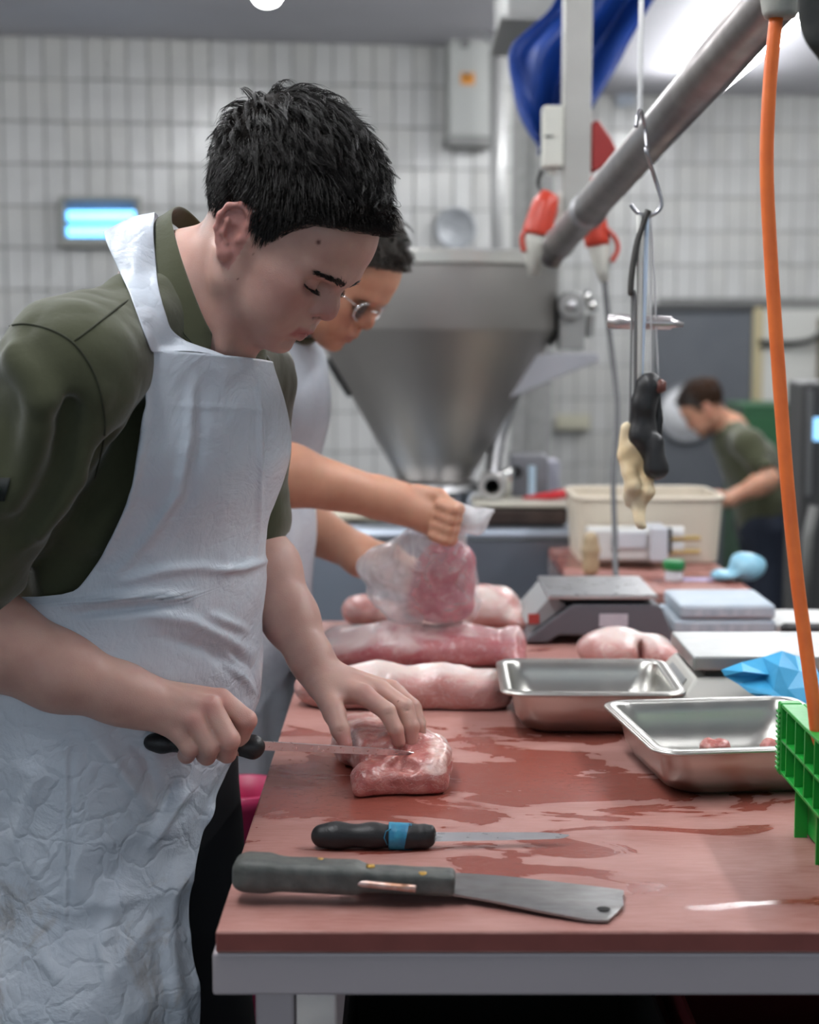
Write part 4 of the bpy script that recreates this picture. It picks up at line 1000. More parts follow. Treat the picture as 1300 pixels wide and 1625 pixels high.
def butcher_apron(root, shirt):
    t = tuple
    sd = S(); q = (t(LFT), 1.30)
    up = P(250, 560, 1.885)
    sd.cone(t(up - LFT*.028), t(CHEST - LFT*.012), .112, .122, .05, sq=(t(LFT), 1.48)); sd.cone(t(CHEST), t(WAIST), .122, .120, .06, sq=q); sd.cone(t(WAIST), t(PELV), .120, .128, .06, sq=q)
    th = PELV + FWD*.03 + Vector((0, 0, -.35)); lo = PELV + FWD*.035 + Vector((0, 0, -.75))
    sd.cone(t(PELV), t(th), .128, .112, .06, sq=(t(LFT), 1.6)); sd.cone(t(th), t(lo), .112, .12, .06, sq=(t(LFT), 1.7))
    z_top, z_bot = P(330, 553, 1.80).z, .40
    ax0, ax1 = P(236, 700, 1.905), P(196, 1000, 1.94)
    def axis(z):
        k = (z - ax0.z)/(ax1.z - ax0.z); k = max(-.6, min(1.15, k)); p = ax0.lerp(ax1, k) if 0 <= k <= 1 else ax0 + (ax1 - ax0)*k
        return (p.x, p.y, z)
    nz, nphi = 300, 220
    zs = np.linspace(z_top, z_bot, nz)
    ph, R = drape(sd, zs, nphi, -2.3, 1.9, axis, FWD, LFT)
    # the film hangs: it never tucks in below the chest
    for i in range(1, nz):
        R[i] = np.maximum(R[i], R[i-1] - (zs[i-1]-zs[i])*.22)
    D = np.outer(np.cos(ph), np.array(FWD)) + np.outer(np.sin(ph), np.array(LFT))
    Pts = np.array([np.array(axis(z))[None] + D*R[i][:, None] for i, z in enumerate(zs)])
    X, Yp = proj(Pts)
    # near edge of the bib and skirt, read at each height
    ey = [540, 575, 640, 700, 760, 800, 850, 895, 930, 948, 955, 958]; ex = [240, 238, 232, 223, 213, 202, 181, 155, 128, 108, 86, 60]
    far_y = [500, 1150, 1215, 1260, 1340, 1420, 1520, 1640]; far_x = [None, None]
    lo_i = np.zeros(nz); hi_i = np.full(nz, nphi - 1.0)
    for i in range(nz):
        front = int(np.argmax(X[i]))                    # silhouette column
        y = float(np.interp(0.5, [0, 1], [Yp[i].min(), Yp[i].max()])); yr = Yp[i][nphi//4]
        if yr < 958:
            xe = np.interp(yr, ey, ex); seg = X[i][:front+1]; k = np.argmin(np.abs(seg - xe)); lo_i[i] = k
            hi_i[i] = np.interp(yr, [560, 620, 900, 958], [min(nphi-1, front + 22), min(nphi-1, front + 30), min(nphi-1, front + 50), min(nphi-1, front + 60)])
        else:
            lo_i[i] = 0
            hi_i[i] = min(nphi-1, front + np.interp(yr, [958, 1060, 1190], [60, 50, 6]))
            if yr > 1180:
                xe = np.interp(yr, [1180, 1240, 1300, 1360, 1430, 1520, 1640], [402, 388, 362, 330, 305, 300, 318])
                seg = X[i][:front+1]
                if xe < seg.max(): hi_i[i] = np.argmin(np.abs(seg - xe))
    ks = np.arange(nz)
    for arr in (lo_i, hi_i):
        for _ in range(5 if arr is lo_i else 30): arr[1:-1] = (arr[:-2] + 2*arr[1:-1] + arr[2:])/4
    nc = 200; uu = np.linspace(0, 1, nc)
    rows = np.zeros((nz, nc, 3)); PH = np.zeros((nz, nc))
    for i in range(nz):
        c = lo_i[i] + (hi_i[i] - lo_i[i])*uu; PH[i] = np.interp(c, np.arange(nphi), ph)
        r = np.interp(c, np.arange(nphi), R[i]); a = np.array(axis(zs[i]))
        d = np.outer(np.cos(PH[i]), np.array(FWD)) + np.outer(np.sin(PH[i]), np.array(LFT)); rows[i] = a + d*r[:, None]
    # folds, pressed creases and crumples in the film
    flat = rows.reshape(-1, 3); nrm = np.stack([np.cos(PH)[..., None]*np.array(FWD) + np.sin(PH)[..., None]*np.array(LFT)], 0)[0].reshape(-1, 3)
    XX, YY = proj(flat); zz = flat[:, 2]
    disp = np.zeros(len(flat))
    def ridge(pts, w, h, one=False):
        nonlocal disp
        pts = [np.array(p, float) for p in pts]; best = np.full(len(flat), 1e9); al = np.zeros(len(flat)); sg = np.zeros(len(flat)); tot = len(pts) - 1
        for j in range(tot):
            a, b = pts[j], pts[j+1]; ab = b - a; ap = np.stack([XX - a[0], YY - a[1]], 1); k = np.clip((ap @ ab)/(ab @ ab), 0, 1)
            dd = np.linalg.norm(ap - k[:, None]*ab, axis=1); m_ = dd < best; best = np.where(m_, dd, best); al = np.where(m_, (j + k)/tot, al)
            sg = np.where(m_, np.sign(ap[:, 0]*ab[1] - ap[:, 1]*ab[0]), sg)
        e = np.sin(PI*np.clip(al*.92 + .04, 0, 1))**.6
        g = np.exp(-(best/w)**2) if not one else np.exp(-(best/w)**1.0)*(sg > 0)
        disp += h*g*e
    ridge([(305, 600), (300, 690), (285, 780), (240, 850), (180, 915)], 9, .006); ridge([(320, 600), (316, 700), (296, 790), (250, 860)], 12, -.004)
    ridge([(232, 570), (228, 700), (205, 800), (160, 890)], 7, .006)
    ridge([(410, 590), (412, 700), (408, 880)], 4, .003); ridge([(255, 640), (430, 640)], 2.5, .0016)
    ridge([(330, 905), (380, 902), (422, 890)], 5, .008); ridge([(130, 955), (220, 945), (300, 948)], 7, .009); ridge([(110, 975), (200, 968), (290, 958)], 7, -.007)
    ridge([(190, 925), (260, 905), (340, 898)], 8, .006)
    ridge([(230, 975), (300, 985), (350, 1010), (395, 1035)], 10, .007); ridge([(260, 1010), (330, 1030), (380, 1075)], 9, -.006); ridge([(330, 975), (390, 1000)], 7, .006)
    ridge([(350, 1050), (385, 1075), (402, 1100)], 5, .006); ridge([(365, 1030), (400, 1062)], 5, -.005)
    ridge([(104, 1130), (106, 1250), (108, 1400), (104, 1500)], 2.6, .0035); ridge([(112, 1130), (114, 1300), (112, 1480)], 4, -.003)
    ridge([(120, 1140), (190, 1220), (240, 1290)], 9, .006); ridge([(160, 1130), (230, 1200), (250, 1260)], 10, -.006)
    ridge([(300, 1250), (270, 1290), (240, 1340)], 8, .009); ridge([(280, 1240), (250, 1300)], 8, -.006); ridge([(345, 1270), (330, 1310)], 6, .007)
    ridge([(20, 1210), (60, 1230), (30, 1330), (60, 1400)], 14, .006); ridge([(380, 1200), (340, 1280), (300, 1360)], 14, -.006)
    ridge([(280, 1380), (270, 1500), (290, 1620)], 12, .008); ridge([(200, 1400), (160, 1500), (190, 1600)], 14, .006); ridge([(60, 1480), (100, 1560)], 14, .006)
    low = np.clip((z_top - .30 - zz)/.25, 0, 1)
    rid = lambda fq, sd_: 1 - 2*np.abs(vnoise(flat, fq, sd_))
    disp += low*(.0050*rid(7, 5) + .0028*rid(16, 8) + .0010*rid(38, 9) - .002) + (1-low)*(.0016*rid(11, 3) + .0006*rid(34, 2))
    disp += .006*low*vnoise(flat, 6, 11)
    flat = flat + nrm*disp[:, None]
    G = flat.reshape(nz, nc, 3)
    G[:, :, 2] -= (np.linspace(0, 1, nc)**.8*.020)[None]*np.clip(1 - np.arange(nz)/70, 0, 1)[:, None]; flat = G.reshape(-1, 3)
    idx = np.arange(nz*nc).reshape(nz, nc)
    F = np.stack([idx[:-1, :-1], idx[1:, :-1], idx[1:, 1:], idx[:-1, 1:]], -1).reshape(-1, 4)
    o = mesh_obj('apron', flat, F, FILM, root)
    face_attr(o, 'grime', np.clip((.98 - zz)/.2, 0, 1)*.8); face_attr(o, 'crinkle', .25 + .75*low)
    o.modifiers.new('t', 'SOLIDIFY').thickness = .0009
    # neck strap in one piece with the bib, up beside the collar and round the neck
    c0 = Vector(G[0, 0]); c1 = Vector(G[0, 60]); cN = Vector(G[0, nc-1])
    outer = [c0 + Vector((0, -.002, -.004)), P(226, 520, 1.765), P(207, 468, 1.772), P(190, 432, 1.788), P(165, 375, 1.835), P(176, 372, 1.93), P(250, 420, 2.03), P(380, 520, 2.03), cN]
    inner = [c1 + Vector((0, -.002, .0)), P(284, 534, 1.782), P(262, 492, 1.790), P(249, 432, 1.808), P(245, 347, 1.862), P(256, 345, 1.945), P(315, 410, 1.995), P(385, 510, 1.985), Vector(G[0, nc-40])]
    so, si = spline(outer, 7), spline(inner, 7); g = []
    for j, (a, b) in enumerate(zip(so, si)):
        row = []
        for k in range(11):
            x = k/10; p = a.lerp(b, x); bulge = math.sin(PI*x)*.006
            row.append(p + Vector((-.2, -.8, .5))*bulge + Vector((0, -1, .3))*(.002*math.sin(j*1.1 + 5*x) + .0012*math.sin(j*.6 - 9*x)))
        g.append(row)
    fl = np.array([p for r in g[:29] for p in r]); sx, sy = proj(fl); hp, ok = march_many(shirt, sx, sy)
    for n_, (h_, k_) in enumerate(zip(hp, ok)):
        a, b = divmod(n_, 11)
        if k_ and h_[1] - .006 < g[a][b].y: g[a][b] = P(sx[n_], sy[n_], h_[1] - .006)
    st = MB().grid(g).build('neck_strap', FILM, o, smooth=True); st.modifiers.new('t', 'SOLIDIFY').thickness = .0009; m_ = st.modifiers.new('s', 'SUBSURF'); m_.render_levels = 1
    face_attr(st, 'crinkle', np.full(len(st.data.vertices), .3))
    return sd
# ================================================================== things on the cutting table
def rbox(s, c, half, r, k=0.0, op='+', R=None):
    c = np.array(c, float); half = np.array(half, float) - r; RR = np.eye(3) if R is None else np.array(R)
    def fn(p):
        q = np.abs((p - c) @ RR) - half
        return np.linalg.norm(np.maximum(q, 0), axis=1) + np.minimum(q.max(1), 0) - r
    return s.add(fn, c, float(np.linalg.norm(half + r)), k, op)
S.rbox = rbox
RZ = lambda a: Matrix.Rotation(a, 3, 'Z')
def meat_mat(name, lean, lean2, fat, fatamt=.55, scale=26, wet=.22, vein=.5):
    m, nt, b = _nodes(name); L = nt.links; tc = N(nt, 'ShaderNodeTexCoord')
    def noise(sc_, det, dist=0, st=(1, 1, 1)):
        n = N(nt, 'ShaderNodeTexNoise'); n.inputs['Scale'].default_value = sc_; n.inputs['Detail'].default_value = det; n.inputs['Distortion'].default_value = dist
        mp = N(nt, 'ShaderNodeMapping'); mp.inputs['Scale'].default_value = st; L.new(tc.outputs['Object'], mp.inputs[0]); L.new(mp.outputs[0], n.inputs['Vector']); return n
    n1 = noise(scale, 5, .6)
    r1 = N(nt, 'ShaderNodeValToRGB'); r1.color_ramp.elements[0].color = (*lean, 1); r1.color_ramp.elements[1].color = (*lean2, 1); r1.color_ramp.elements[0].position = .35; r1.color_ramp.elements[1].position = .65
    L.new(n1.outputs['Fac'], r1.inputs[0])
    n2 = noise(scale*.55, 6, 1.5, (.6, 1.4, 1)); at = N(nt, 'ShaderNodeAttribute', attribute_name='fat')
    ad = N(nt, 'ShaderNodeMath', operation='ADD'); L.new(n2.outputs['Fac'], ad.inputs[0]); L.new(at.outputs['Fac'], ad.inputs[1])
    r2 = N(nt, 'ShaderNodeValToRGB'); r2.color_ramp.elements[0].position = 1.08 - fatamt; r2.color_ramp.elements[1].position = min(1, 1.28 - fatamt); L.new(ad.outputs[0], r2.inputs[0])
    x = N(nt, 'ShaderNodeMix', data_type='RGBA'); L.new(r2.outputs[0], x.inputs['Factor']); L.new(r1.outputs[0], x.inputs['A']); x.inputs['B'].default_value = (*fat, 1)
    v = noise(scale*1.6, 3, 3.0, (.5, 1.5, 1)); r3 = N(nt, 'ShaderNodeValToRGB'); e = r3.color_ramp.elements; e[0].position = .475; e[0].color = (0, 0, 0, 1); e[1].position = .5; e[1].color = (vein,)*3 + (1,)
    e2 = e.new(.525); e2.color = (0, 0, 0, 1); L.new(v.outputs['Fac'], r3.inputs[0])
    x2 = N(nt, 'ShaderNodeMix', data_type='RGBA'); L.new(r3.outputs[0], x2.inputs['Factor']); L.new(x.outputs['Result'], x2.inputs['A']); x2.inputs['B'].default_value = (*fat, 1)
    L.new(x2.outputs['Result'], b.inputs['Base Color'])
    n3 = noise(160, 4, .5); bp = N(nt, 'ShaderNodeBump'); bp.inputs['Strength'].default_value = .35; bp.inputs['Distance'].default_value = .003
    L.new(n3.outputs['Fac'], bp.inputs['Height']); L.new(bp.outputs[0], b.inputs['Normal'])
    b.inputs['Roughness'].default_value = wet; b.inputs['Specular IOR Level'].default_value = .55
    b.inputs['Subsurface Weight'].default_value = .3; b.inputs['Subsurface Radius'].default_value = (1, .35, .25); b.inputs['Subsurface Scale'].default_value = .006
    return m
PORK = meat_mat('fresh_pork', (.40, .115, .105), (.52, .21, .18), (.72, .50, .45), .44, 34, .25)
LOIN = meat_mat('pork_loin', (.47, .15, .17), (.58, .26, .26), (.74, .58, .57), .58, 18, .2)
PALE = meat_mat('pale_pork', (.52, .24, .22), (.62, .37, .34), (.73, .60, .56), .60, 16, .25)
DEEP = meat_mat('deep_pink_pork', (.44, .11, .15), (.56, .20, .23), (.70, .48, .48), .40, 20, .2)
def meat(name, s, h, m, label, fatfn=None, noise=(.0018, 60), sm=1, group=None):
    s.add(lambda p: noise[0]*vnoise(p, noise[1], 5) + noise[0]*.5*vnoise(p, noise[1]*2.3, 6), s.ops[0][1], 5, 0, 'x')
    s.add(lambda p: -(p[:, 2] - TABLE_Z - .0008), s.ops[0][1], 5, .004, '&')
    v, f = s.mesh(h); v = smooth_mesh(v, f, sm, .4)
    o = mesh_obj(name, v, f, m); tag(o, label, 'meat', group)
    face_attr(o, 'fat', np.zeros(len(v)) if fatfn is None else fatfn(v)); return o

# the joint being cut
s = S()
s.rbox((-.008, 1.930, .9145), (.050, .042, .0165), .012, R=RZ(.06))
s.rbox((-.034, 2.035, .926), (.047, .085, .026), .018, .02, R=RZ(.22))
s.rbox((.022, 1.940, .924), (.026, .040, .019), .011, .012, R=RZ(-.16)); s.ell((.0, 2.0, .93), (.05, .06, .022), .015); s.ell((-.07, 2.06, .92), (.03, .05, .02), .02)
s.ell((-.052, 1.905, .918), (.018, .026, .018), .010); s.ell((-.058, 1.893, .908), (.010, .013, .014), .008)
s.chain([(-.062, 1.945, .957), (-.02, 1.938, .951), (.008, 1.940, .950)], [.014, .013, .008], .006, op='-')
s.chain([(-.030, 1.920, .946), (-.012, 1.905, .938), (.004, 1.895, .932)], [.009, .010, .007], .006, op='-')
s.chain([(-.045, 1.96, .956), (-.03, 2.03, .960), (-.05, 2.10, .955)], [.004, .004, .004], .008, op='-')
s.cone((-.02, 1.925, .937), (-.035, 1.905, .930), .007, .007, .006)
meat('meat_piece', s, .0017, PORK, 'raw pork piece under the blade on the red board', lambda v: .28*np.clip((v[:, 0] - .012)/.02, 0, 1)*(v[:, 2] > .925) + .22*np.clip((v[:, 1] - 2.0)/.05, 0, 1))

# whole loins lying across the board
a0, a1 = T(455, 1125), T(822, 1132); z = .041
s = S(); yA = 2.375
xa0, xa1 = (490-650)*yA/2600, (799-650)*yA/2600
s.chain([(xa0, yA, TABLE_Z + .026), (xa0 + .10, yA, TABLE_Z + .029), (xa1 - .09, yA, TABLE_Z + .028), (xa1 - .03, yA + .005, TABLE_Z + .024)], [.025, .029, .028, .023], .02, .03)
s.rbox((xa1 - .03, yA, TABLE_Z + .02), (.045, .035, .018), .014, .02); s.ell((xa1 - .012, yA - .01, TABLE_Z + .03), (.014, .03, .022), .012)
s.rbox(((xa0+xa1)/2, yA + .01, TABLE_Z + .02), ((xa1-xa0)/2 - .01, .048, .020), .016, .03)
meat('pork_loin', s, .0032, PALE, 'pale pork loin lying across the board in front of the others', lambda v: .28*np.clip((v[:, 2] - .94)/.02, -1, 1), (.0022, 34))
s = S(); yB = 2.69
xb0, xb1 = (512-650)*yB/2600, (826-650)*yB/2600
s.chain([(xb0 + .03, yB, TABLE_Z + .034), (xb0 + .12, yB, TABLE_Z + .035), (xb1 - .10, yB, TABLE_Z + .034), (xb1 - .03, yB + .01, TABLE_Z + .028)], [.029, .032, .030, .024], .02, .03)
s.rbox(((xb0+xb1)/2, yB, TABLE_Z + .022), ((xb1-xb0)/2, .05, .020), .016, .03); s.ell((xb1 - .012, yB - .01, TABLE_Z + .038), (.022, .03, .027), .015); s.ell((xb1 + .006, yB - .032, TABLE_Z + .042), (.010, .008, .02), .008, '-')
s.ell((xb1 - .01, yB - .03, TABLE_Z + .012), (.02, .03, .012), .012)
meat('pork_loin', s, .0034, LOIN, 'pink pork loin with silvery skin, lying behind the pale loin', lambda v: .16*np.clip((v[:, 2] - .935)/.02, -1, 1) + .10*np.clip((xb0 + .16 - v[:, 0])/.1, -1, 1), (.0022, 34))
s = S(); c = T(787, 1004); s.ell((c.x, c.y + .06, TABLE_Z + .035), (.052, .07, .042)); s.ell((c.x - .03, c.y + .05, TABLE_Z + .04), (.035, .05, .04), .02); s.ell((c.x + .045, c.y + .02, TABLE_Z + .018), (.03, .04, .02), .02)
meat('meat_piece', s, .004, PALE, 'rounded pale meat piece between the plastic bag and the grey scale', lambda v: .1*(v[:, 2] > .93), (.002, 30))
s = S(); c = T(575, 1000); s.ell((c.x, c.y + .06, TABLE_Z + .028), (.04, .05, .03)); s.ell((c.x + .045, c.y + .05, TABLE_Z + .022), (.03, .04, .022), .02)
meat('meat_piece', s, .004, PALE, 'small pale meat piece behind the pink loin, left of the bag', None, (.002, 30))
s = S(); c = T(1000, 1066)
s.ell((c.x - .02, c.y + .05, TABLE_Z + .028), (.062, .06, .036)); s.ell((c.x + .045, c.y + .05, TABLE_Z + .022), (.036, .05, .030), .015); s.ell((c.x + .075, c.y + .02, TABLE_Z + .012), (.02, .03, .02), .015); s.ell((c.x + .02, c.y + .01, TABLE_Z + .03), (.006, .03, .02), .01, '-')
meat('meat_piece', s, .0034, PALE, 'pale pink meat lump behind the steel pans, beside the beige scale', lambda v: .12*np.clip((v[:, 2] - .93)/.02, -1, 1), (.0022, 34))

# ---------------------------------------------------------------- knives
GRIP = mat('black_grip', (.010, .010, .011), .42, bump=.10, scale=500, rvar=.1)
BLADE = mat('knife_steel', (.68, .68, .69), .30, 1.0, rvar=.10, scale=60, stretch=(1, 6, 6))
def knife_handle(pts, rs, sq=None, h=.0012):
    s = S(); s.chain([tuple(p) for p in pts], rs, 0, .012); return s
def blade(a, b, up, w0, th, curve=.0, tipk=.25):
    """a: heel, b: tip; a flat pointed blade standing along 'up'"""
    a = Vector(a); b = Vector(b); d = b - a; L_ = d.length; d.normalize(); up = Vector(up); up = (up - d*up.dot(d)).normalized(); n = d.cross(up)
    top, bot = [], []
    for i in range(25):
        t = i/24; w = w0*(1 - .30*t); w = w*math.sqrt(max(0.0, 1 - max(0, (t - (1-tipk))/tipk)**2))
        off = curve*t*t
        top.append(a + d*L_*t + up*(w0*.5*(1 - .25*t) + off - max(0, (t-.75)/.25)**2*w0*.30)); bot.append(top[-1] - up*max(w, .0004))
    mb = MB(); vs = []; fs = []
    for p, q in zip(top, bot): vs += [p + n*th, p - n*th, q]
    for i in range(24):
        k = 3*i; fs += [(k, k+3, k+4, k+1), (k+1, k+4, k+5, k+2), (k+2, k+5, k+3, k)]
    fs += [(0, 1, 2), (72, 74, 73)]; return mb._add(vs, fs)
# knife held in the fist
kb, kf = P(240, 1178, 1.796), P(410, 1185, 1.803); kt = P(660, 1196, 1.930)
t = thing('boning_knife', kb, 'black-handled boning knife gripped in the fist, blade in the meat', 'knife')
s = knife_handle([kb, kb.lerp(kf, .10), kb.lerp(kf, .3), kb.lerp(kf, .7), kb.lerp(kf, .90), kb.lerp(kf, .97)], [.0085, .0095, .0078, .0085, .0098, .0112])
s.ell(tuple(kf + Vector((-.006, 0, -.001))), (.009, .010, .0125), .006); v, f = s.mesh(.0013); mesh_obj('handle', v, f, GRIP, t)
b1 = kf + Vector((-.002, 0, .0015)); blade(b1, kt, (0, -.35, 1), .0115, .0009, .0).build('blade', BLADE, t, auto=.5)
# knife lying on the board
def on(px, py, z): return T(px, py, TABLE_Z + z)
ky = T(600, 1346).y; X = lambda px: (px - 650)*ky/2600
t = thing('boning_knife', (X(600), ky, TABLE_Z), 'black-handled boning knife with blue tape lying on the board', 'knife')
zc = TABLE_Z + .0135
s = S(); s.chain([(X(508), ky, zc), (X(530), ky, zc), (X(590), ky, zc), (X(650), ky, zc - .001), (X(668), ky, zc - .001)], [.0122, .0130, .0122, .0122, .0110], 0, .01)
s.ell((X(675), ky, zc - .001), (.0095, .011, .0135), .006); s.ell((X(686), ky, zc + .001), (.005, .008, .0105), .004)
s.add(lambda p: -(p[:, 2] - TABLE_Z - .0005), (X(600), ky, zc), 1, .002, '&')
v, f = s.mesh(.0014); hd = mesh_obj('handle', v, f, GRIP, t)
s2 = S(); s2.chain([(X(616), ky, zc), (X(655), ky, zc - .0008)], [.0147, .0143], 0); s2.add(lambda p: np.abs(p[:, 0] - (X(616)+X(655))/2) - (X(655)-X(616))/2, (X(635), ky, zc), 1, .0008, '&')
v, f = s2.mesh(.0012); mesh_obj('tape', v, f, mat('blue_tape', (.012, .16, .30), .45, var=(.03, .26, .40), scale=90, bump=.25), hd)
MB().tube([(X(614), ky - .0130, zc - .006), (X(609), ky - .0134, zc + .002), (X(612), ky - .0128, zc + .009), (X(620), ky - .011, zc + .011)], .0006, 6).build('tape_edge', mat('blue_tape', (.01, .1, .2)), hd, smooth=True)
blade((X(684), ky, TABLE_Z + .012), (X(912), ky + .012, TABLE_Z + .0095), (0, .86, .5), .0125, .0009, .0).build('blade', BLADE, t, auto=.5)
# cleaver
t = thing('cleaver', T(690, 1420), 'worn cleaver with grey riveted handle lying at the table front', 'cleaver')
zl, zr = TABLE_Z + .017, TABLE_Z + .0035
zf = lambda px: zl + (zr - zl)*min(1, max(0, (px - 400)/560))
far = [(560, 1373), (700, 1386), (800, 1393), (900, 1404), (975, 1413), (990, 1416)]; near = [(560, 1400), (660, 1411), (760, 1426), (860, 1446), (930, 1459), (965, 1461)]
F_ = spline([T(x, y, zf(x)) for x, y in far], 8); N_ = spline([T(x, y, zf(x)) for x, y in near], 8)
G = []
for a, b in zip(F_, N_): G.append([a.lerp(b, k/10) for k in range(11)])
e = T(991, 1440, zr); G.append([G[-1][k].lerp(e, .45 + .45*math.sin(PI*k/10)) if 1 < k < 10 else G[-1][k].lerp(e, .25) for k in range(11)])
bl = MB(); h, w = len(G), 11; up = Vector((0, 0, 1))
vs = [p + up*(.0019*(1 - .75*max(0, (k % 11) - 7)/3)) for k, p in enumerate(q for r in G for q in r)] + [p - up*.0017 for r in G for p in r]
hole = lambda i, j: i in (43, 44) and False
fs = [(i*w+j, (i+1)*w+j, (i+1)*w+j+1, i*w+j+1) for i in range(h-1) for j in range(w-1)]; n0 = h*w
fs += [(n0+i*w+j, n0+i*w+j+1, n0+(i+1)*w+j+1, n0+(i+1)*w+j) for i in range(h-1) for j in range(w-1)]
ring = [j for j in range(w)] + [i*w+w-1 for i in range(1, h)] + [(h-1)*w+j for j in range(w-2, -1, -1)] + [i*w for i in range(h-2, 0, -1)]
fs += [(ring[k], ring[(k+1) % len(ring)], n0+ring[(k+1) % len(ring)], n0+ring[k]) for k in range(len(ring))]
bl._add(vs, fs)
CLV = mat('cleaver_steel', (.36, .36, .36), .36, 1.0, var=(.26, .25, .24), scale=24, rvar=.12, stretch=(1, 3, 3), bump=.05)
bo = bl.build('blade', CLV, t, auto=.6)
hc = T(958, 1446, zr); MB().lathe([(.0001, .0022), (.0052, .0023), (.0058, .0026), (.0064, .0024)], hc, 20).build('hanging_hole', mat('dark_hole', (.01, .01, .01), .8), bo)
s = S()
hl = [T(402, 1384, zl + .010), T(500, 1386, zl + .009), T(600, 1393, zl + .007), T(706, 1399, zl + .004)]
ax_ = (hl[-1] - hl[0]); hL = ax_.length; ax_.normalize(); yv = Vector((0, 0, 1)).cross(ax_).normalized(); zv = ax_.cross(yv); RH = Matrix((ax_, yv, zv)).transposed(); hm_ = (hl[0] + hl[-1])/2
s.rbox(tuple(hm_), (hL/2 + .010, .0150, .0108), .0055, R=RH); s.rbox(tuple(hl[0] + ax_*.004), (.014, .0195, .0125), .006, .012, R=RH)
s.rbox(tuple(hm_ - ax_*.05), (.06, .0165, .0118), .006, .012, R=RH)
for k_ in (.20, .42, .64, .84): s.ell(tuple(hl[0].lerp(hl[-1], k_) + yv*.023 + zv*.004), (.018, .0085, .018), .008, '-', R=RH)
v, f = s.mesh(.0016); hd = mesh_obj('handle', v, f, mat('worn_grey_grip', (.055, .06, .055), .55, var=(.10, .105, .095), scale=60, bump=.2), t)
for px, py in ((507, 1364), (588, 1374), (671, 1386)):
    p = T(px, py, zl + .0215 - (px - 500)*.000040); MB().lathe([(.0001, .0012), (.0042, .001), (.005, -.004), (.0001, -.004)], p, 16).build('rivet', mat('brass_rivet', (.42, .25, .06), .4, .8), hd, smooth=True)
g0 = [T(478, 1391, zl + .006), T(560, 1399, zl + .004), T(660, 1409, zl + .002)]
MB().tube([p + Vector((0, -.0085, .002)) for p in spline(g0, 4)], .0036, 10).build('tang', mat('cleaver_tang', (.62, .50, .48), .4, .7, var=(.40, .2, .12), scale=50), hd, smooth=True)

# ---------------------------------------------------------------- steel pans
def rrect(cx, cy, w, d, r, n=6):
    pts = []
    for (sx, sy, a0) in ((1, 1, 0), (-1, 1, PI/2), (-1, -1, PI), (1, -1, 3*PI/2)):
        for k in range(n + 1):
            a = a0 + k*PI/2/n; pts.append((cx + sx*(w/2 - r) + r*math.cos(a), cy + sy*(d/2 - r) + r*math.sin(a)))
    return pts
def pan(loc, w, d, h, rz, label, m=STEEL_PAN):
    t = thing('steel_pan', loc, label, 'pan', 'deep steel pans', rz)
    loops = []
    def lp(ex, z, r): loops.append([(x, y, z) for x, y in rrect(0, 0, w + 2*ex, d + 2*ex, r)])
    lp(.0, h - .004, .030); lp(.0, h - .0005, .030); lp(-.002, h, .029); lp(-.012, h - .0002, .024); lp(-.0145, h - .003, .023)
    for k, (e, z) in enumerate(((-.017, h*.7), (-.021, h*.35), (-.025, .016), (-.029, .007), (-.036, .0025))): lp(e, z, .030 + .004*k)
    lp(-.055, .0015, .03)
    n = len(loops[0]); vs = [p for l in loops for p in l]; fs = []
    for i in range(len(loops) - 1):
        for k in range(n): fs.append((i*n+k, i*n+(k+1) % n, (i+1)*n+(k+1) % n, (i+1)*n+k))
    fs.append(tuple((len(loops)-1)*n + k for k in range(n)))
    mb = MB(); mb._add(vs, [f[::-1] for f in fs]); o = mb.build('shell', m, t, smooth=True, world=False); md = o.modifiers.new('t', 'SOLIDIFY'); md.thickness = .0011; md.offset = 1
    # rolled edge of the rim
    MB().tube([(x, y, h - .003) for x, y in rrect(0, 0, w + .001, d + .001, .030)] + [(w/2 + .0005, d/2 - .030, h - .003)], .0022, 8, caps=False).build('rolled_rim', m, t, smooth=True, world=False)
    return t
pan((.252, 2.285, TABLE_Z), .248, .24, .064, math.radians(-1), 'deep steel pan standing further left, empty')
pan((.400, 2.005, TABLE_Z), .262, .275, .063, math.radians(7), 'deep steel pan in front of the beige scale, meat scraps inside')
for px, py, rx in ((1134, 1192, .020), (1226, 1192, .016)):
    c = T(px, py - 8, TABLE_Z + .012); s = S(); s.ell((c.x, c.y, c.z), (rx, .014, .009)); s.ell((c.x + .010, c.y + .004, c.z - .002), (.011, .012, .008), .006); s.ell((c.x - .006, c.y + .002, c.z + .003), (.008, .008, .007), .004)
    meat('meat_scrap', s, .0018, PORK, 'small meat scrap in the front pan, ' + ('nearer its middle' if px < 1200 else 'beside the green crate'), None, (.0018, 120), group='meat scraps in the pan')

# ---------------------------------------------------------------- scales
c = T(955, 1024); wy = c.y; kx = wy/2600
xs = lambda px: (px - 650)*kx
zz = lambda py: CAMZ - (py - 535)*kx
t = thing('kitchen_scale', (xs(955), wy + .1, TABLE_Z), 'dark grey counter scale with steel platform and small label on its front', 'scale')
GREYP = mat('grey_scale_plastic', (.11, .11, .125), .5, bump=.03, scale=80); LGREY = mat('light_grey_plastic', (.33, .34, .34), .5)
prof = [(837, 1024), (842, 1016), (906, 966), (915, 962), (1046, 962), (1056, 968), (1072, 1008), (1072, 1024), (1040, 1024), (1022, 1012), (890, 1012), (872, 1024)]
mb = MB(); n = len(prof); vs = [(xs(a), wy, max(TABLE_Z + .0005, zz(b))) for a, b in prof] + [(xs(a), wy + .25, max(TABLE_Z + .0005, zz(b))) for a, b in prof]
mb._add(vs, [tuple(range(n)), tuple(range(2*n-1, n-1, -1))] + [(k, n+k, n+(k+1) % n, (k+1) % n) for k in range(n)]).build('housing', GREYP, t, bevel=.003)
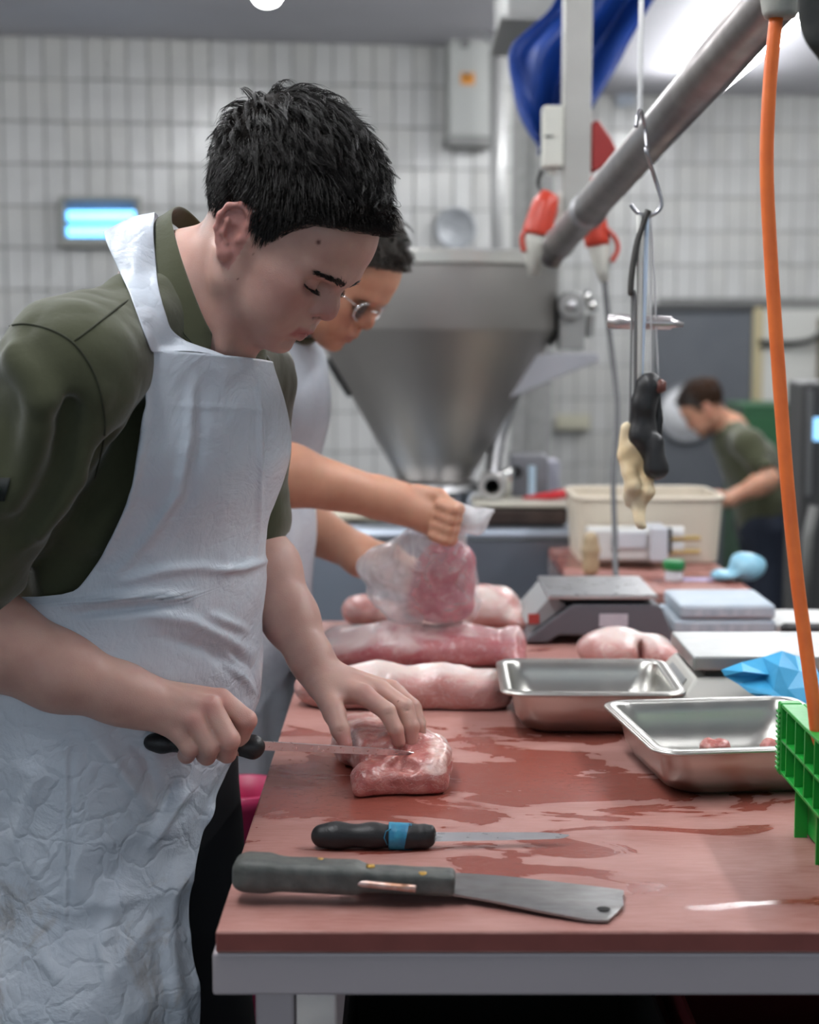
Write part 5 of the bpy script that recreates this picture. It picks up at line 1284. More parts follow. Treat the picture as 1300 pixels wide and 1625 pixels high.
mb = MB(); q = [(845, 1016), (904, 970), (880, 952), (838, 1000)]; vs = [(xs(a), wy + .02, zz(b) + .0035) for a, b in q] + [(xs(a), wy + .24, zz(b) + .0035) for a, b in q]
mb._add(vs, [(0, 1, 2, 3), (7, 6, 5, 4)] + [(k, 4+k, 4+(k+1) % 4, (k+1) % 4) for k in range(4)]).build('keypad_panel', LGREY, t, bevel=.002)
MB().box((xs(842), wy + .017, zz(996)), (xs(860), wy + .0195, zz(980))).build('red_sticker', mat('red_sticker', (.45, .06, .05), .5), t)
MB().box((xs(872), wy - .004, zz(953)), (xs(1048), wy + .23, zz(946)), .002).build('platform', STEEL, t)
MB().box((xs(900), wy + .03, zz(962)), (xs(1030), wy + .2, zz(952))).build('platform_support', BLACKP, t)
MB().box((xs(955), wy - .0012, zz(998)), (xs(1001), wy - .0002, zz(977))).build('label_sticker', mat('lavender_label', (.46, .44, .50), .5, var=(.56, .54, .58), scale=120, stretch=(1, 1, 4)), t)

# beige scale with big steel platform
t = thing('bench_scale', (.53, 2.38, TABLE_Z), 'beige bench scale with steel platform behind the front pan', 'scale')
BEIGE = mat('beige_plastic', (.58, .57, .52), .45, bump=.03, scale=70)
xl, xr, yn, yf, zp = .400, .700, 2.275, 2.475, .992
MB().box((xl, yn, zp - .020), (xr, yf, zp), .003).build('platform', mat('worn_platform', (.42, .43, .42), .45, .9, rvar=.15, scale=18, distort=1), t)
MB().box((xl + .02, yn + .015, zp - .030), (xr - .02, yf - .015, zp - .0205)).build('platform_gasket', mat('dark_gasket', (.10, .09, .07), .7), t)
q0 = [(xl - .035, yn - .03), (xr + .01, yn - .03), (xr + .01, yf), (xl - .035, yf)]; q1 = [(xl + .006, yn + .004), (xr - .006, yn + .004), (xr - .006, yf - .006), (xl + .006, yf - .006)]
mb = MB(); vs = [(x, y, TABLE_Z + .001) for x, y in q0] + [(x, y, TABLE_Z + .018) for x, y in q0] + [(x, y, zp - .031) for x, y in q1]
mb._add(vs, [(3, 2, 1, 0)] + [(i*4+k, i*4+(k+1) % 4, (i+1)*4+(k+1) % 4, (i+1)*4+k) for i in (0, 1) for k in range(4)] + [(8, 9, 10, 11)]).build('housing', BEIGE, t, bevel=.004)
fr = lambda u, v, o: Vector((xl - .035 + .041*v - o*.8, (yn - .03) + (yf - yn + .03)*u + .034*v*(1-u) - .006*v*u, TABLE_Z + .018 + (zp - .031 - TABLE_Z - .018)*v + o*.6))
MB().grid([[fr(u, v, .0015) for u in (.18, .8)] for v in (.2, .8)]).build('keypad', LGREY, t, solid=.001)
MB().tube([fr(.22, .30, .003), fr(.42, .30, .003)], .0014, 6).build('keypad_line', BLACKP, t)

# blue crumpled bag on the scale
V_ = [(1145, 1064, 2.235), (1176, 1052, 2.245), (1210, 1044, 2.25), (1241, 1034, 2.255), (1262, 1041, 2.262), (1288, 1048, 2.268), (1150, 1073, 2.232), (1180, 1066, 2.222), (1222, 1071, 2.225), (1236, 1058, 2.215), (1268, 1066, 2.222), (1300, 1070, 2.225),
      (1172, 1086, 2.228), (1212, 1074, 2.24), (1228, 1096, 2.205), (1250, 1094, 2.20), (1275, 1092, 2.205), (1305, 1100, 2.205), (1190, 1100, 2.215), (1222, 1103, 2.20), (1250, 1112, 2.195), (1278, 1122, 2.19), (1310, 1135, 2.195), (1240, 1122, 2.20), (1270, 1134, 2.19), (1310, 1150, 2.19)]
F4 = [(0, 1, 7, 6), (1, 2, 8, 7), (2, 3, 9, 8), (3, 4, 10, 9), (4, 5, 11, 10), (6, 7, 13, 12), (7, 8, 13), (8, 9, 14, 13), (9, 10, 15, 14), (10, 11, 17, 16), (10, 16, 15), (12, 13, 14, 19), (12, 19, 18), (14, 15, 20, 19), (15, 16, 21, 20), (16, 17, 22, 21), (18, 19, 20, 23), (20, 21, 24, 23), (21, 22, 25, 24)]
mb = MB(); vb = [P(*a) for a in V_]; mb._add(vb, F4)
o = mb.build('plastic_bag', mat('blue_film', (.045, .34, .62), .4, var=(.06, .40, .70), scale=12, bump=.1, bscale=40), smooth=False); o.modifiers.new('t', 'SOLIDIFY').thickness = .0012
tag(o, 'crumpled bright blue plastic bag lying over the beige scale', 'plastic bag')

# green crate at the right edge
GREEN = mat('green_crate_plastic', (.012, .30, .035), .38, var=(.015, .36, .045), scale=5, bump=.05, bscale=60)
gx, gy0, gy1, gz0, gz1 = .410, 1.50, 1.775, TABLE_Z, TABLE_Z + .138
t = thing('green_crate', (gx + .15, (gy0 + gy1)/2, gz0), 'bright green ribbed plastic crate at the right table edge', 'crate')
zb = gz0 + .060
GX1 = gx + .30
MB().box((gx + .022, gy0 + .015, gz0 + .004), (GX1 - .02, gy1 - .015, gz0 + .010)).build('base', GREEN, t)
MB().box((gx + .022, gy0 + .018, gz0 + .010), (gx + .026, gy1 - .018, gz1 - .012)).build('side_wall', GREEN, t)
for y in (gy1 - .020, gy0 + .016): MB().box((gx + .027, y, gz0 + .010), (GX1 - .02, y + .004, gz1 - .012)).build('end_wall', GREEN, t)
MB().box((GX1 - .024, gy0 + .021, gz0 + .010), (GX1 - .02, gy1 - .021, gz1 - .012)).build('side_wall', GREEN, t)
MB().box((gx, gy0, gz1 - .004), (gx + .024, gy1, gz1), .001).build('rim', GREEN, t); MB().box((GX1 - .024, gy0, gz1 - .004), (GX1, gy1, gz1), .001).build('rim', GREEN, t)
for y in (gy0, gy1 - .022): MB().box((gx + .0245, y, gz1 - .004), (GX1 - .0245, y + .022, gz1), .001).build('rim', GREEN, t)
MB().box((gx, gy0, zb + .036), (gx + .0215, gy1, zb + .0395), .0008).build('horizontal_rib', GREEN, t); MB().box((gx, gy0, zb), (gx + .0215, gy1, zb + .0035), .0008).build('horizontal_rib', GREEN, t)
for k, y in enumerate(np.linspace(gy1 - .030, gy0, 7)): MB().box((gx, y, zb + .0036), (gx + .0215, y + .003, gz1 - .0042)).build('vertical_rib', GREEN, t)
for y in (gy1 - .045, (gy0+gy1)/2, gy0 + .03): MB().box((gx + .008, y, gz0), (gx + .0215, y + .0035, zb - .0002)).build('lower_rib', GREEN, t)
# ribbed corner post
MB().box((gx - .001, gy1 - .0035, zb - .002), (gx + .0235, gy1 + .012, gz1 + .001), .002).build('corner_post', GREEN, t)
for k in range(12):
    z = zb + .003 + k*.0058; MB().box((gx - .0028, gy1 - .003, z), (gx - .0012, gy1 + .011, z + .0026)).build('corner_rib', GREEN, t)
MB().box((gx + .02, gy1 - .03, gz0 + .001), (gx + .06, gy1 - .018, gz0 + .004)).build('foot', GREEN, t)

# ---------------------------------------------------------------- orange cable hanging through the picture
OR = mat('orange_cable', (.80, .17, .03), .42, var=(.72, .14, .025), scale=30, bump=.05)
t = thing('power_cable', P(1232, 30, 1.75), 'thick orange cable hanging from a grey coupling at the right', 'cable')
pts = [P(1232, 28, 1.75), P(1222, 130, 1.745), P(1217, 260, 1.74), P(1223, 400, 1.735), P(1236, 590, 1.72), P(1249, 760, 1.70), P(1263, 900, 1.685), P(1277, 1010, 1.67), P(1291, 1110, 1.655), P(1303, 1180, 1.65)]
pts += [Vector((.45, 1.645, 1.0)), Vector((.50, 1.64, .935)), Vector((.56, 1.66, .920))]
MB().tube(spline(pts, 8), .0074, 14).build('cord', OR, t, smooth=True)
c = P(1238, 28, 1.75); MB().lathe([(.009, -.001), (.016, .000), (.0185, .006), (.0225, .030), (.024, .034), (.024, .12), (.018, .13), (.01, .14)], c, 24).build('coupling', mat('coupling_grey', (.42, .42, .38), .5, var=(.34, .34, .31), scale=40), t, smooth=True)
MB().tube([c + Vector((0, 0, .14)), Vector((c.x, c.y, 2.86))], .007, 10).build('supply_cord', OR, t, smooth=True)
# dark strap at the very corner
o = MB().tube(spline([P(1292, -60, 1.5), P(1286, 0, 1.5), P(1290, 35, 1.5), P(1304, 66, 1.5), P(1330, 80, 1.52), P(1345, -40, 1.52), P(1345, -700, 1.52)], 6), .012, 12, flat=.4, up=(0, 1, 0)).build('strap', mat('dark_strap', (.05, .05, .045), .6, bump=.1, scale=200), smooth=True)
tag(o, 'dark rubber strap in the top right corner beside the coupling', 'strap')
# ================================================================== the young butcher himself
root, body_solid = build_butcher()
shirt_solid, _ = butcher_shirt(root)
butcher_trousers(root)
butcher_apron(root, shirt_solid)
# ================================================================== the two men further back
def simple_person(lb, Mh, neck, shR, shL, elR, wrR, elL, wrL, chest, waist, pelv, fwd, apron, trouser, hair_col, h=.006, hands=None, top=.35, nh=(260, 2600), lean=(0, 0), skin='skin_tan', foot_dx=0.0):
    t = tuple; lft = Vector((-fwd.y, fwd.x, 0))
    root = thing('person', (waist.x, waist.y, 0), lb, 'person')
    sk = MATS.get(skin) or skin_material(skin, (.56, .29, .19), (.49, .24, .155), (.54, .2, .15)); MATS[skin] = sk
    s = S(); add_head(s, Mh); del s.R
    s.cone(t(Mh @ Vector((-.018, 0, -.035))), t(neck), .055, .06, .02)
    s.cone(t(neck), t(chest), .06, .085, .05); s.cone(t(chest), t(pelv), .09, .1, .05)
    for a, b in ((shR, elR), (shL, elL)): s.cone(t(neck), t(a), .05, .045, .05); s.cone(t(a), t(b), .048, .042, .02)
    for e, w in ((elR, wrR), (elL, wrL)):
        d = w - e; s.chain([t(e), t(e + d*.3), t(e + d*.9), t(w)], [.044, .047, .031, .029], .02, .02)
    if hands: hands(s)
    v, f = s.mesh(h); o = mesh_obj('body', v, f, sk, root)
    hm, lip, red, _ = body_masks(o, v, Mh)
    for n_, a in (('hair', hm), ('lip', lip*.5), ('red', red*.5), ('mole', np.zeros(len(v)))): face_attr(o, n_, a)
    build_hair(root, Mh, None, seed=sum(map(ord, lb)) % 97 + 5, n_top=nh[0], n_side=nh[1], top=top, col=hair_col)
    # shirt
    s = S(); q = (t(lft), 1.4)
    s.cone(t(neck + Vector((0, 0, -.06))), t(chest), .08, .118, .03, sq=q); s.cone(t(chest), t(waist), .118, .115, .05, sq=q); s.cone(t(waist), t(pelv), .115, .12, .05, sq=q)
    for a, b in ((shR, elR), (shL, elL)):
        s.cone(t(neck), t(a), .056, .062, .05); c = a.lerp(b, .72); s.cone(t(a), t(c), .066, .062, .04); d = (b - a).normalized(); s.cone(t(c - d*.02), t(c + d*.1), .054, .054, .004, '-'); s.cone(t(c + d*.07), t(c + d*.2), .072, .072, .004, '-')
    s.cone(t(neck), t(neck.lerp(Mh @ Vector((0, 0, -.06)), .7)), .064, .066, .015); s.cone(t(neck.lerp(Mh @ Vector((0, 0, -.06)), .5)), t(Mh @ Vector((0, 0, -.02))), .060, .075, .004, '-')
    s.add(lambda p: .003*vnoise(p, 18, 3), chest, 2, 0, 'x')
    v, f = s.mesh(h*1.3); mesh_obj('shirt', v, f, OLIVE, root)
    # trousers and boots
    s = S(); hR, hL = pelv - lft*.085, pelv + lft*.085; off = Vector((foot_dx, 0, 0))
    s.cone(t(waist + (pelv - waist)*.4), t(pelv), .114, .12, .03, sq=(t(lft), 1.35))
    for hp, sg in ((hR, -1), (hL, 1)):
        k = Vector((hp.x + off.x*.5, hp.y, .5)); fo = Vector((hp.x + off.x, hp.y, .08)); s.chain([t(hp), t(k), t(fo)], [.096, .072, .062], .05, .03)
        b = S(); tip = fo + fwd*.17; b.cone((fo.x, fo.y, .05), (tip.x, tip.y, .038), .046, .036, .02); b.cone((fo.x, fo.y, .05), (fo.x, fo.y, .14), .05, .058, .02); b.add(lambda p: -(p[:, 2] - .002), fo, 1, .004, '&')
        v, f = b.mesh(.010); mesh_obj('boot', v, f, mat('white_rubber', (.6, .6, .6), .4), root)
    v, f = s.mesh(.012); mesh_obj('trousers', v, f, trouser, root)
    if apron:
        sd = S(); up = chest.lerp(neck, .5)
        sd.cone(t(up), t(chest), .108, .124, .05, sq=q); sd.cone(t(chest), t(waist), .124, .122, .06, sq=q); sd.cone(t(waist), t(pelv), .122, .13, .06, sq=q); lo = Vector((pelv.x, pelv.y, .4)); sd.cone(t(pelv), t(lo), .13, .125, .06, sq=(t(lft), 1.6))
        nz, nc = 110, 70; zs = np.linspace(up.z + .07, .42, nz)
        def axis(z):
            k = (z - chest.z)/(waist.z - chest.z); k = max(-.5, min(1.2, k)); p = chest + (waist - chest)*k; return (p.x, p.y, z)
        ph, R = drape(sd, zs, nc, -1.0, 1.0, axis, fwd, lft)
        out = []
        for i, z in enumerate(zs):
            hw = np.interp(i/nz, [0, .22, .36, 1], [.75, .85, 1.9, 1.9]); pp = np.linspace(-hw, hw, nc); p2, R2 = drape(sd, [z], nc, -hw, hw, axis, fwd, lft, sm=0) if True else (ph, R)
            a = np.array(axis(z)); d = np.outer(np.cos(pp), np.array(fwd)) + np.outer(np.sin(pp), np.array(lft)); out.append(a + d*(R2[0] + .004*np.sin(pp*9 + z*8)*np.clip(i/40, 0, 1))[:, None])
        G = np.array(out); v = G.reshape(-1, 3); idx = np.arange(nz*nc).reshape(nz, nc); F = np.stack([idx[:-1, :-1], idx[1:, :-1], idx[1:, 1:], idx[:-1, 1:]], -1).reshape(-1, 4)
        ap = mesh_obj('apron', v, F, FILM, root); ap.modifiers.new('t', 'SOLIDIFY').thickness = .0012; face_attr(ap, 'crinkle', np.full(len(v), .3))
        a0, a1 = Vector(G[0, 2]), Vector(G[0, nc-3]); nb = neck + Vector((-fwd.x*.07, -fwd.y*.07, .02))
        for a, sg in ((a0, -1), (a1, 1)):
            mid = neck - lft*(-sg)*.085 + fwd*.03 + Vector((0, 0, .01)); path = spline([a, (a + mid)/2 + fwd*.03, mid, nb + lft*sg*.03], 6)
            MB().tube(path, .022, 10, flat=.12, up=t(fwd)).build('neck_strap', FILM, ap, smooth=True)
    return root

def fist(s, c, ax, r=.85):
    """closed hand: c centre, ax direction of the forearm"""
    c = Vector(c); ax = Vector(ax).normalized(); up = Vector((0, 0, 1)); sd = ax.cross(up).normalized(); dn = sd.cross(ax)
    s.cone(tuple(c - ax*.045), tuple(c + ax*.02), .031*r, .034*r, .02)
    for i in range(4):
        o = (i - 1.5)*.019*r; k = c + ax*(.040 - .004*i) + up*(-o)*.9
        s.chain([tuple(k - ax*.02), tuple(k + ax*.012 - sd*(-.012)), tuple(k + ax*.008 - sd*(-.034)), tuple(k - ax*.014 - sd*(-.032))], [.012, .0115, .010, .009], .003, .003)
    s.chain([tuple(c + up*.025 - ax*.02), tuple(c + up*.035 + ax*.02 + sd*.012), tuple(c + up*.024 + ax*.05 + sd*.022)], [.016, .013, .010], .006, .004)

H2 = P(520, 438, 2.70); M2 = head_frame(H2, math.radians(22), math.radians(38))
f2 = Vector((math.cos(.45), -math.sin(.45), 0)); l2 = Vector((-f2.y, f2.x, 0))
n2 = P(405, 505, 2.76)
wr2, wl2 = P(628, 796, 2.60), P(588, 888, 2.84)
root2 = simple_person('older man with glasses in olive shirt and white apron, holding the plastic bag', M2, n2, P(385, 580, 2.60), P(430, 580, 2.93), P(380, 735, 2.50), wr2, P(440, 810, 2.95), wl2,
    P(375, 640, 2.77), P(352, 850, 2.80), P(335, 970, 2.82), f2, True, mat('black_cotton', (.014, .014, .017), .8), (.060, .050, .042), h=.0042,
    hands=lambda s: (fist(s, P(680, 815, 2.585), P(700, 822, 2.585) - wr2, 1.0), fist(s, P(612, 900, 2.83), (P(640, 905, 2.83) - wl2), .9)))
# glasses
gl = thing('glasses', M2 @ Vector((.10, 0, .005)), 'clear metal-rimmed glasses on the older man', 'glasses')
mm = mat('silver_rim', (.75, .75, .76), .15, 1.0)
for g in (-1, 1):
    pts = [M2 @ Vector((.098 - .010*abs(math.cos(a)*.5), g*.033 + .023*math.cos(a), .001 + .017*math.sin(a))) for a in np.linspace(0, 2*PI, 25)]
    MB().tube(pts, .0013, 6, caps=False).build('rim', mm, gl, smooth=True)
    c = MB(); ce = M2 @ Vector((.099, g*.033, .001)); c._add([ce] + pts[:-1], [(0, i + 1, (i + 1) % 24 + 1) for i in range(24)]); c.build('lens', mat('lens_glass', (.9, .9, .9), .05, trans=.95, ior=1.3), gl, smooth=True)
    MB().tube([M2 @ Vector((.092, g*.058, .008)), M2 @ Vector((.06, g*.073, .011)), M2 @ Vector((-.005, g*.080, .012)), M2 @ Vector((-.02, g*.080, -.005))], .0013, 6).build('temple', mm, gl, smooth=True)
MB().tube([M2 @ Vector((.1, -.012, .004)), M2 @ Vector((.106, 0, .008)), M2 @ Vector((.1, .012, .004))], .0013, 6).build('bridge', mm, gl, smooth=True)

# bag of meat in his hand
film = None
def bag_film():
    m, nt, b = _nodes('clear_film'); L = nt.links
    b.inputs['Base Color'].default_value = (.85, .85, .87, 1); b.inputs['Roughness'].default_value = .18
    ts = N(nt, 'ShaderNodeBsdfTransparent'); mx = N(nt, 'ShaderNodeMixShader'); tc = N(nt, 'ShaderNodeTexCoord')
    nz = N(nt, 'ShaderNodeTexNoise'); nz.inputs['Scale'].default_value = 26; nz.inputs['Detail'].default_value = 4; nz.inputs['Distortion'].default_value = 1.2; L.new(tc.outputs['Object'], nz.inputs['Vector'])
    mr = N(nt, 'ShaderNodeMapRange'); mr.inputs['From Min'].default_value = .3; mr.inputs['From Max'].default_value = .7; mr.inputs['To Min'].default_value = .62; mr.inputs['To Max'].default_value = .30; L.new(nz.outputs['Fac'], mr.inputs['Value'])
    bp = N(nt, 'ShaderNodeBump'); bp.inputs['Strength'].default_value = .6; bp.inputs['Distance'].default_value = .01; L.new(nz.outputs['Fac'], bp.inputs['Height']); L.new(bp.outputs[0], b.inputs['Normal'])
    at = N(nt, 'ShaderNodeAttribute', attribute_name='clear'); ml = N(nt, 'ShaderNodeMath', operation='MULTIPLY_ADD'); ml.use_clamp = True; L.new(at.outputs['Fac'], ml.inputs[0]); ml.inputs[1].default_value = .30; L.new(mr.outputs[0], ml.inputs[2]); L.new(ml.outputs[0], mx.inputs[0]); L.new(b.outputs[0], mx.inputs[1]); L.new(ts.outputs[0], mx.inputs[2]); L.new(mx.outputs[0], nt.nodes['Material Output'].inputs['Surface']); return m
s = S(); p = lambda x, y, Y=2.70: tuple(P(x, y, Y))
s.chain([p(708, 826, 2.585), p(690, 870, 2.63), p(655, 910, 2.68)], [.020, .055, .068], 0, .03)
s.cone(p(705, 905, 2.69), p(708, 960, 2.69), .058, .060, .03); s.ell(p(618, 905, 2.70), (.052, .05, .050), .03); s.cone(p(640, 930), p(645, 972, 2.69), .045, .035, .03)
s.chain([p(712, 822, 2.585), p(750, 826, 2.59), p(786, 810, 2.60)], [.018, .026, .006], .012, .01)
s.add(lambda q: .006*(1 - 2*np.abs(vnoise(q, 17, 3))) + .003*(1 - 2*np.abs(vnoise(q, 37, 8))), p(690, 900), 2, 0, 'x')
s.add(lambda q: -(q[:, 2] - TABLE_Z - .066), p(690, 900), 2, .01, '&')
v, f = s.mesh(.0045); bg = tag(mesh_obj('plastic_bag', v, f, bag_film()), 'clear crumpled plastic bag held up with meat in it', 'plastic bag')
bx_, by_ = proj(v); face_attr(bg, 'clear', np.clip((bx_ - 640)/30, 0, 1)*np.clip((by_ - 850)/25, 0, 1))
s = S(); s.cone(p(708, 893, 2.70), p(704, 958, 2.70), .043, .046); s.cone(p(731, 890, 2.69), p(729, 955, 2.69), .026, .026, .01); s.cone(p(676, 905, 2.70), p(673, 960, 2.70), .022, .03, .012)
s.add(lambda q: -(q[:, 2] - TABLE_Z - .070), p(690, 900), 2, .008, '&')
meat('meat_piece', s, .0036, DEEP, 'deep pink meat chunk inside the clear plastic bag', None, (.002, 40))

# third man, far right
H3 = P(1122, 652, 7.4); M3 = head_frame(H3, math.radians(180 + 8), math.radians(34))
f3 = Vector((-math.cos(.15), -math.sin(.15), 0))
simple_person('bending man in olive T-shirt and navy trousers far back at the right', M3, P(1160, 683, 7.43), P(1180, 700, 7.62), P(1188, 705, 7.22), P(1195, 775, 7.7), P(1160, 792, 7.6), P(1222, 762, 7.12), P(1160, 790, 7.1),
    P(1190, 735, 7.42), P(1208, 790, 7.42), P(1212, 835, 7.42), f3, False, mat('navy_cotton', (.010, .016, .032), .8), (.035, .018, .011), h=.010, nh=(120, 900), top=.6, skin='skin_tan',
    hands=lambda s: (fist(s, P(1146, 795, 7.08), f3), fist(s, P(1148, 796, 7.58), f3)))
# ================================================================== machines and fittings behind
# ---- filling machine with big hopper
HY = 4.62; HK = HY/2600
hz = lambda py: CAMZ - (py - 535)*HK
hx = (690 - 650)*HK
t = thing('filling_machine', (hx, HY, 0), 'steel filling machine with large conical hopper behind the older man', 'machine')
Mh_ = Matrix.Translation((hx, HY, 0))
zr_, zs_, zb_ = hz(432), hz(524), hz(757)
HOP = mat('hopper_steel', (.40, .38, .355), .48, 1.0, rvar=.06, scale=8)
R0 = .342
MB(Mh_).lathe([(R0 - .006, zr_ + .02), (R0, zr_ + .02), (R0, zs_ + .006), (R0 - .004, zs_ - .004), (.105, zb_), (.098, zb_), (R0 - .012, zs_ - .004), (R0 - .008, zs_ + .006)], (0, 0, 0), 64, close=True).build('hopper', HOP, t, auto=.5)
MB(Mh_).lathe([(R0 - .012, zr_ + .012), (R0 - .012, zr_ + .040), (R0 + .004, zr_ + .046), (R0 + .012, zr_ + .038), (R0 + .012, zr_ + .010), (R0 + .001, zr_ + .006)], (0, 0, 0), 64, close=True).build('hopper_rim', mat('pale_rim', (.62, .61, .56), .3, .6), t, auto=.6)
MB(Mh_).lathe([(.104, zb_ - .002), (.15, zb_ - .012), (.155, zb_ - .03), (.11, zb_ - .034), (.10, zb_ - .075), (.13, zb_ - .085), (.13, .94)], (0, 0, 0), 40).build('neck_collar', STEEL, t, auto=.6)
by0 = 4.25; bk = by0/2600; bx = lambda px: (px - 650)*bk; bz = lambda py: CAMZ - (py - 535)*bk
BLUEST = mat('bluish_steel', (.40, .45, .52), .38, .9, rvar=.08, scale=6)
MB().box((bx(470), by0, .12), (bx(935), by0 + .72, bz(838)), .018).build('machine_body', BLUEST, t, smooth=False)
MB().box((bx(600), by0 - .004, .25), (bx(912), by0 - .0005, bz(858)), .002).build('front_panel', mat('bluish_panel', (.36, .40, .46), .34, .9, rvar=.08, scale=6), t)
g = MB(); x0_, x1_, z1_ = bx(600), bx(912), bz(858)
g.tube([(x0_, by0 - .003, z1_ + .002), (x1_ - .01, by0 - .003, z1_ + .002), (x1_ + .001, by0 - .003, z1_ - .01), (x1_ + .001, by0 - .003, .3)], .0045, 8); g.build('panel_seal', mat('dark_seal', (.06, .065, .07), .6), t, smooth=True)
for x in (bx(490), bx(900)):
    for y in (by0 + .05, by0 + .6): MB().cyl((x, y, 0), (x, y, .125), .025).build('foot', STEEL_DULL, t, smooth=False)
# bracket with drive on the right of the hopper
ky_ = HY - .05; kk = ky_/2600; Q = lambda px, py, dy=0: Vector(((px - 650)*kk, ky_ + dy, CAMZ - (py - 535)*kk))
pl = [(785, 612), (828, 562), (943, 560), (946, 572), (925, 580), (790, 637)]
mb = MB(); n = len(pl); mb._add([Q(a, b, -.07) for a, b in pl] + [Q(a, b, .09) for a, b in pl], [tuple(range(n-1, -1, -1)), tuple(range(n, 2*n))] + [(k, (k+1) % n, n+(k+1) % n, n+k) for k in range(n)]).build('bracket', mat('grey_casting', (.40, .40, .43), .45, .3), t, bevel=.004)
MB().box(Q(884, 555, -.05), Q(924, 492, .05) , .005).build('drive_post', mat('drive_grey', (.30, .30, .29), .5, .4), t)
MB().lathe([(.0, -.075), (.036, -.072), (.040, -.05), (.040, .05), (.036, .06)], Q(902, 486), 28, 'y').build('drive_hub', mat('drive_grey', (.3, .3, .29)), t, auto=.5)
MB().lathe([(.0, -.018), (.012, -.015), (.012, 0)], Q(902, 486, -.07), 16, 'y').build('hub_bolt', STEEL, t, auto=.5)
MB().tube([Q(862, 478, -.02), Q(880, 476, -.02), Q(884, 520, -.02), Q(872, 548, -.02)], .016, 10, flat=.5).build('hinge_arm', mat('black_iron', (.03, .03, .03), .5, .5), t, smooth=True)
for a, b in (((922, 474), (934, 470)), ((930, 488), (942, 484))):
    MB().tube([Q(*a), Q(*b)], [.014, .019], 14).build('knob', mat('chrome', (.75, .75, .73), .12, 1.0), t, smooth=True)
MB().cyl(Q(936, 500), Q(934, 535), .013).build('lever', mat('drive_grey', (.3, .3, .29)), t)
MB().tube(spline([Q(828, 600, .10), Q(812, 640, .10), Q(792, 700, .08), Q(784, 745, .04), Q(786, 772, .02)], 6), .022, 14).build('support_tube', STEEL_DULL, t, smooth=True)
oz = Vector((bx(785), by0 + .10, bz(777)))
MB().lathe([(.021, .0), (.036, .0), (.038, .006), (.036, .03), (.026, .05), (.024, .22), (.020, .22), (.0195, .02)], oz, 28, 'y', close=True).build('outlet_pipe', mat('pale_steel', (.66, .65, .62), .3, .8), t, auto=.6)
MB().lathe([(.0205, .10), (.0205, .12)], oz, 20, 'y').build('outlet_bore', mat('dark_hole', (.01, .01, .01)), t)
MB().box((bx(822), by0 + .30, bz(838)), (bx(886), by0 + .42, bz(735)), .006).build('valve_block', mat('grey_block', (.26, .26, .28), .4, .6), t)
MB().cyl((bx(832), by0 + .27, bz(762)), (bx(832), by0 + .30, bz(762)), .016).build('valve_knob', BLACKP, t)
MB().tube([(bx(812), by0 + .2, bz(800)), (bx(814), by0 + .2, bz(760)), (bx(820), by0 + .2, bz(752))], [.015, .018, .012], 14).build('valve_grip', mat('chrome', (.75, .75, .73)), t, smooth=True)
MB().cyl((bx(854), by0 + .2, bz(838)), (bx(854), by0 + .2, bz(748)), .0105).build('sight_tube', mat('pale_blue_tube', (.42, .55, .66), .3), t)
# dark pan on the machine
zt = bz(838) + .001
tp = thing('baking_pan', (bx(838), by0 + .12, zt), 'dark shallow pan with pale rim on top of the filling machine', 'pan')
MB().box((bx(768), by0 + .03, zt), (bx(905), by0 + .20, zt + .050), .012).build('pan_body', mat('burnt_pan', (.05, .035, .03), .45, .4, var=(.09, .065, .055), scale=14), tp)
MB().box((bx(752), by0 + .02, zt + .0505), (bx(912), by0 + .21, zt + .061), .003).build('pan_rim', mat('pale_pan_rim', (.60, .57, .48), .4), tp)
o = MB().tube([(bx(835), by0 + .10, zt + .068), (bx(880), by0 + .10, zt + .074), (bx(921), by0 + .10, zt + .084)], [.004, .014, .020], 12, flat=.8).build('scraper', mat('red_plastic', (.55, .02, .03), .4), smooth=True); tag(o, 'red plastic scraper lying on the dark pan', 'scraper')
# pale box and bits behind the pan
o = MB().box((bx(880), by0 + .45, zt), (bx(915), by0 + .6, bz(752)), .004).build('plastic_box', mat('pale_lilac_box', (.45, .45, .52), .5)); tag(o, 'pale lilac box standing on the machine beside the red scraper', 'box')
t = thing('cloth_pile', (bx(560), by0 + .2, zt), 'pale crumpled cloth on the filling machine behind the older man', 'cloth')
s = S(); s.ell((bx(545), by0 + .15, zt + .012), (.09, .06, .018)); s.ell((bx(590), by0 + .16, zt + .010), (.06, .05, .014), .02); s.add(lambda p: .006*vnoise(p, 30, 2), (bx(560), by0 + .15, zt), 1, 0, 'x'); s.add(lambda p: -(p[:, 2] - zt), (bx(560), by0, zt), 1, .002, '&')
v, f = s.mesh(.007); mesh_obj('fold', v, f, mat('beige_cloth', (.52, .48, .38), .8), t)

# ---- post, rail and sockets hanging from the ceiling
PY = 3.85; pk = PY/2600; W_ = lambda px, py, dy=0: Vector(((px - 650)*pk, PY + dy, CAMZ - (py - 535)*pk))
GREYPOST = mat('painted_post', (.36, .355, .33), .5, .2, var=(.40, .395, .37), scale=9)
a = W_(888, 345); b = W_(931, 0)
o = thing('ceiling_post', ((a.x+b.x)/2, PY, a.z), 'pale square steel post hanging from the ceiling at the rail end', 'post')
MB().box((a.x, PY - .03, a.z), (b.x, PY + .035, CEIL - .012), .004).build('post_tube', GREYPOST, o); MB().box((a.x - .05, PY - .08, CEIL - .011), (b.x + .05, PY + .085, CEIL - .001)).build('ceiling_plate', GREYPOST, o)
t = thing('switch_box', W_(874, 228), 'white switch box on the left side of the ceiling post', 'switch box')
MB().box(W_(856, 274, -.04), W_(887.5, 180, .02), .006).build('case', mat('ivory_plastic', (.56, .56, .50), .45), t); MB().box(W_(858, 229, -.042), W_(872, 226, -.0405)).build('slot', BLACKP, t)
